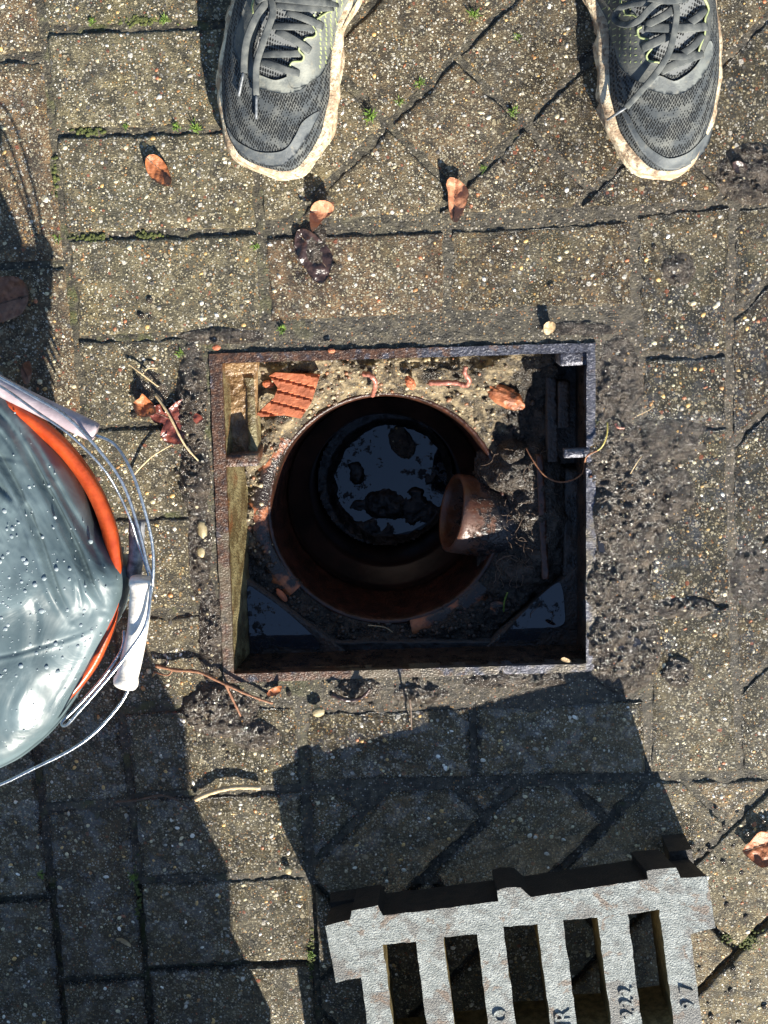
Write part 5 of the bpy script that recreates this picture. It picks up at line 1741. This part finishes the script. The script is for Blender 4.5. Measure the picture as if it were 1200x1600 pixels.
put('slab', V, orient(V, F[:nt]) + F[nt:], M['terra'], parent=tile, smooth=False)
def chunk(name, label, px, py, z, rad, mat, sq=(1, .7, .4), rot=0.0, cat='fragment', sub=1, group=None):
    v, f = ico(P(px, py, z), rad, sq, rot, sub + 1, rnd, .10)
    return put(name, v, f, M[mat], smooth=(cat == 'pebble'), label=label, cat=cat, group=group)
chunk('clay_fragment', 'small orange clay chip on the mortar above the pot', 641, 598, -.045, .008, 'terra', (.6, 1, .4), .5)
chunk('clay_fragment', 'orange clay bead beside the ribbed tile piece', 419, 600, -.050, .006, 'terra')
chunk('clay_fragment', 'tiny orange crumb on the top rim of the frame', 518, 548, .007, .0036, 'terra')
chunk('clay_fragment', 'orange crumb beside the upper left frame corner', 338, 543, .006, .0042, 'terra')
chunk('clay_fragment', 'flat reddish clay shard under the mortar at upper right', 790, 620, -.062, .022, 'terrad', (1, .5, .3), -.5)
chunk('clay_fragment', 'brown clay shard beside the lower right of the pot', 785, 945, -.088, .020, 'terrad', (1, .6, .3), .2)
chunk('clay_fragment', 'pink clay chip left of the lower left basin', 440, 930, -.078, .007, 'terra', (1.3, .5, .4), -.9)
chunk('pebble', 'yellow rounded pebble left of the frame', 314, 862, .003, .0062, 'peb', (.7, 1, .5), .2, 'pebble')
chunk('pebble', 'glossy yellow pebble with a mud ring below the bottom rim', 497, 1112, .007, .007, 'peb', (1, .8, .5), .2, 'pebble')
chunk('pebble', 'long buff stone wedged beside the left rim', 316, 828, .002, .010, 'peb', (.5, 1.1, .35), .1, 'pebble')
chunk('pebble', 'cream pebble on the joint at the end of the sunlit stripe', 450, 1360, .005, .005, 'peb', (.7, 1, .5), .4, 'pebble')
chunk('pebble', 'dark stone sunk in the sludge of the water', 628, 692, ZW + .003, .018, 'mud', (.8, 1.2, .5), .5, 'stone')

# curled bark by the frame's lower rim
strand('root', 'curled dark bark strip on the mud below the bottom rim', [(520, 1085, .008), (535, 1092, .012), (552, 1094, .010), (568, 1088, .014), (578, 1076, .018)], .0028, 'ldark', cat='bark')
strand('root', 'thin brown stalk standing out of the pavers under the bottom rim', [(640, 1092, .018), (642, 1110, .010), (643, 1140, .004)], .0012, 'darkroot', cat='stalk')

def sprig(px, py, size, label, mat='moss', z=-.001, n=26):
    g = G()
    r = random.Random(int(px * 7 + py))
    c = P(px, py, z)
    for _ in range(n):
        a = r.random() * 6.28; L = size * r.uniform(.5, 1.1); h = size * r.uniform(.3, .9)
        o = Vector((r.gauss(0, size * .25), r.gauss(0, size * .25), 0))
        d = Vector((math.cos(a), math.sin(a), 0)); s = Vector((-d.y, d.x, 0)) * size * .07
        p0 = c + o; p1 = p0 + d * L * .55 + Vector((0, 0, h)); p2 = p0 + d * L + Vector((0, 0, h * .9))
        g.add([p0 - s, p0 + s, p1 + s, p1 - s, p2], [(0, 1, 2, 3), (3, 2, 4)])
    put('moss_sprig', g.v, g.f, M[mat], smooth=False, label=label, cat='moss', group='moss sprigs growing in the paving joints')
for s_ in [(580, 182, .0085, 'largest moss sprig, in the diagonal joint near the left hand shoe'), (655, 130, .006, 'moss sprig in the diagonal joint below the topmost sprig'), (625, 158, .005, 'pale moss sprig between two larger ones in the diagonal joint'),
           (741, 22, .007, 'moss sprig at the top of the long diagonal joint'), (800, 174, .006, 'moss sprig at the corner of the diamond shaped paver'), (755, 264, .004, 'faint moss sprig right of the tan leaf'), (275, 198, .006, 'bright moss sprig in the joint above the orange oval leaf'),
           (306, 200, .007, 'moss sprig beside a brown stalk near the left shoe toe'), (197, 198, .004, 'yellowish moss sprig at the left of the joint above the orange oval leaf'), (400, 384, .005, 'moss sprig at the paver corner left of the black leaf'), (441, 513, .006, 'moss sprig just above the top rim of the frame'), (281, 551, .005, 'moss sprig left of the upper left frame corner'),
           (145, 34, .005, 'moss sprig in the top left joint'), (258, 30, .006, 'moss sprig in the topmost joint near the left shoe'), (208, 1370, .006, 'moss sprig in the dark joint at lower left'), (65, 1365, .006, 'moss sprig in the shaded joint at the left edge'), (487, 1490, .006, 'moss sprig left of the grate'), (90, 372, .005, 'moss sprig in the joint junction near the left edge'), (808, 58, .0045, 'weak moss sprig in the upper right diagonal joint')]:
    sprig(s_[0], s_[1], s_[2], s_[3])
# cushions of olive moss
def cushion(pts, label):
    g = G()
    r = random.Random(int(pts[0][0]))
    for (px, py, rx, ry, k) in pts:
        for _ in range(k):
            p = P(r.gauss(px, rx * .5), r.gauss(py, ry * .5), 0)
            rad = r.uniform(.0010, .0024)
            v, f = ico((p.x, p.y, -.0025 + rad * .4), rad, (1, 1, .8), 0, 0, r, .3)
            g.add(v, f)
    put('moss_cushion', g.v, g.f, M['mossd'], label=label, cat='moss', kind='stuff')
cushion([(220, 30, 45, 6, 150), (140, 372, 25, 6, 90), (140, 205, 25, 5, 60), (230, 368, 20, 5, 50), (85, 290, 6, 60, 60), (1160, 1465, 26, 14, 130), (1178, 1478, 14, 10, 60), (484, 1500, 5, 40, 60), (215, 1400, 6, 40, 40)], 'olive moss cushions filling some of the joints')
strand('grass_blade', 'single green grass blade standing inside the lower right of the drain', [(787, 955, -.08), (788, 940, -.066), (793, 926, -.055)], .0011, 'grass', cat='grass')
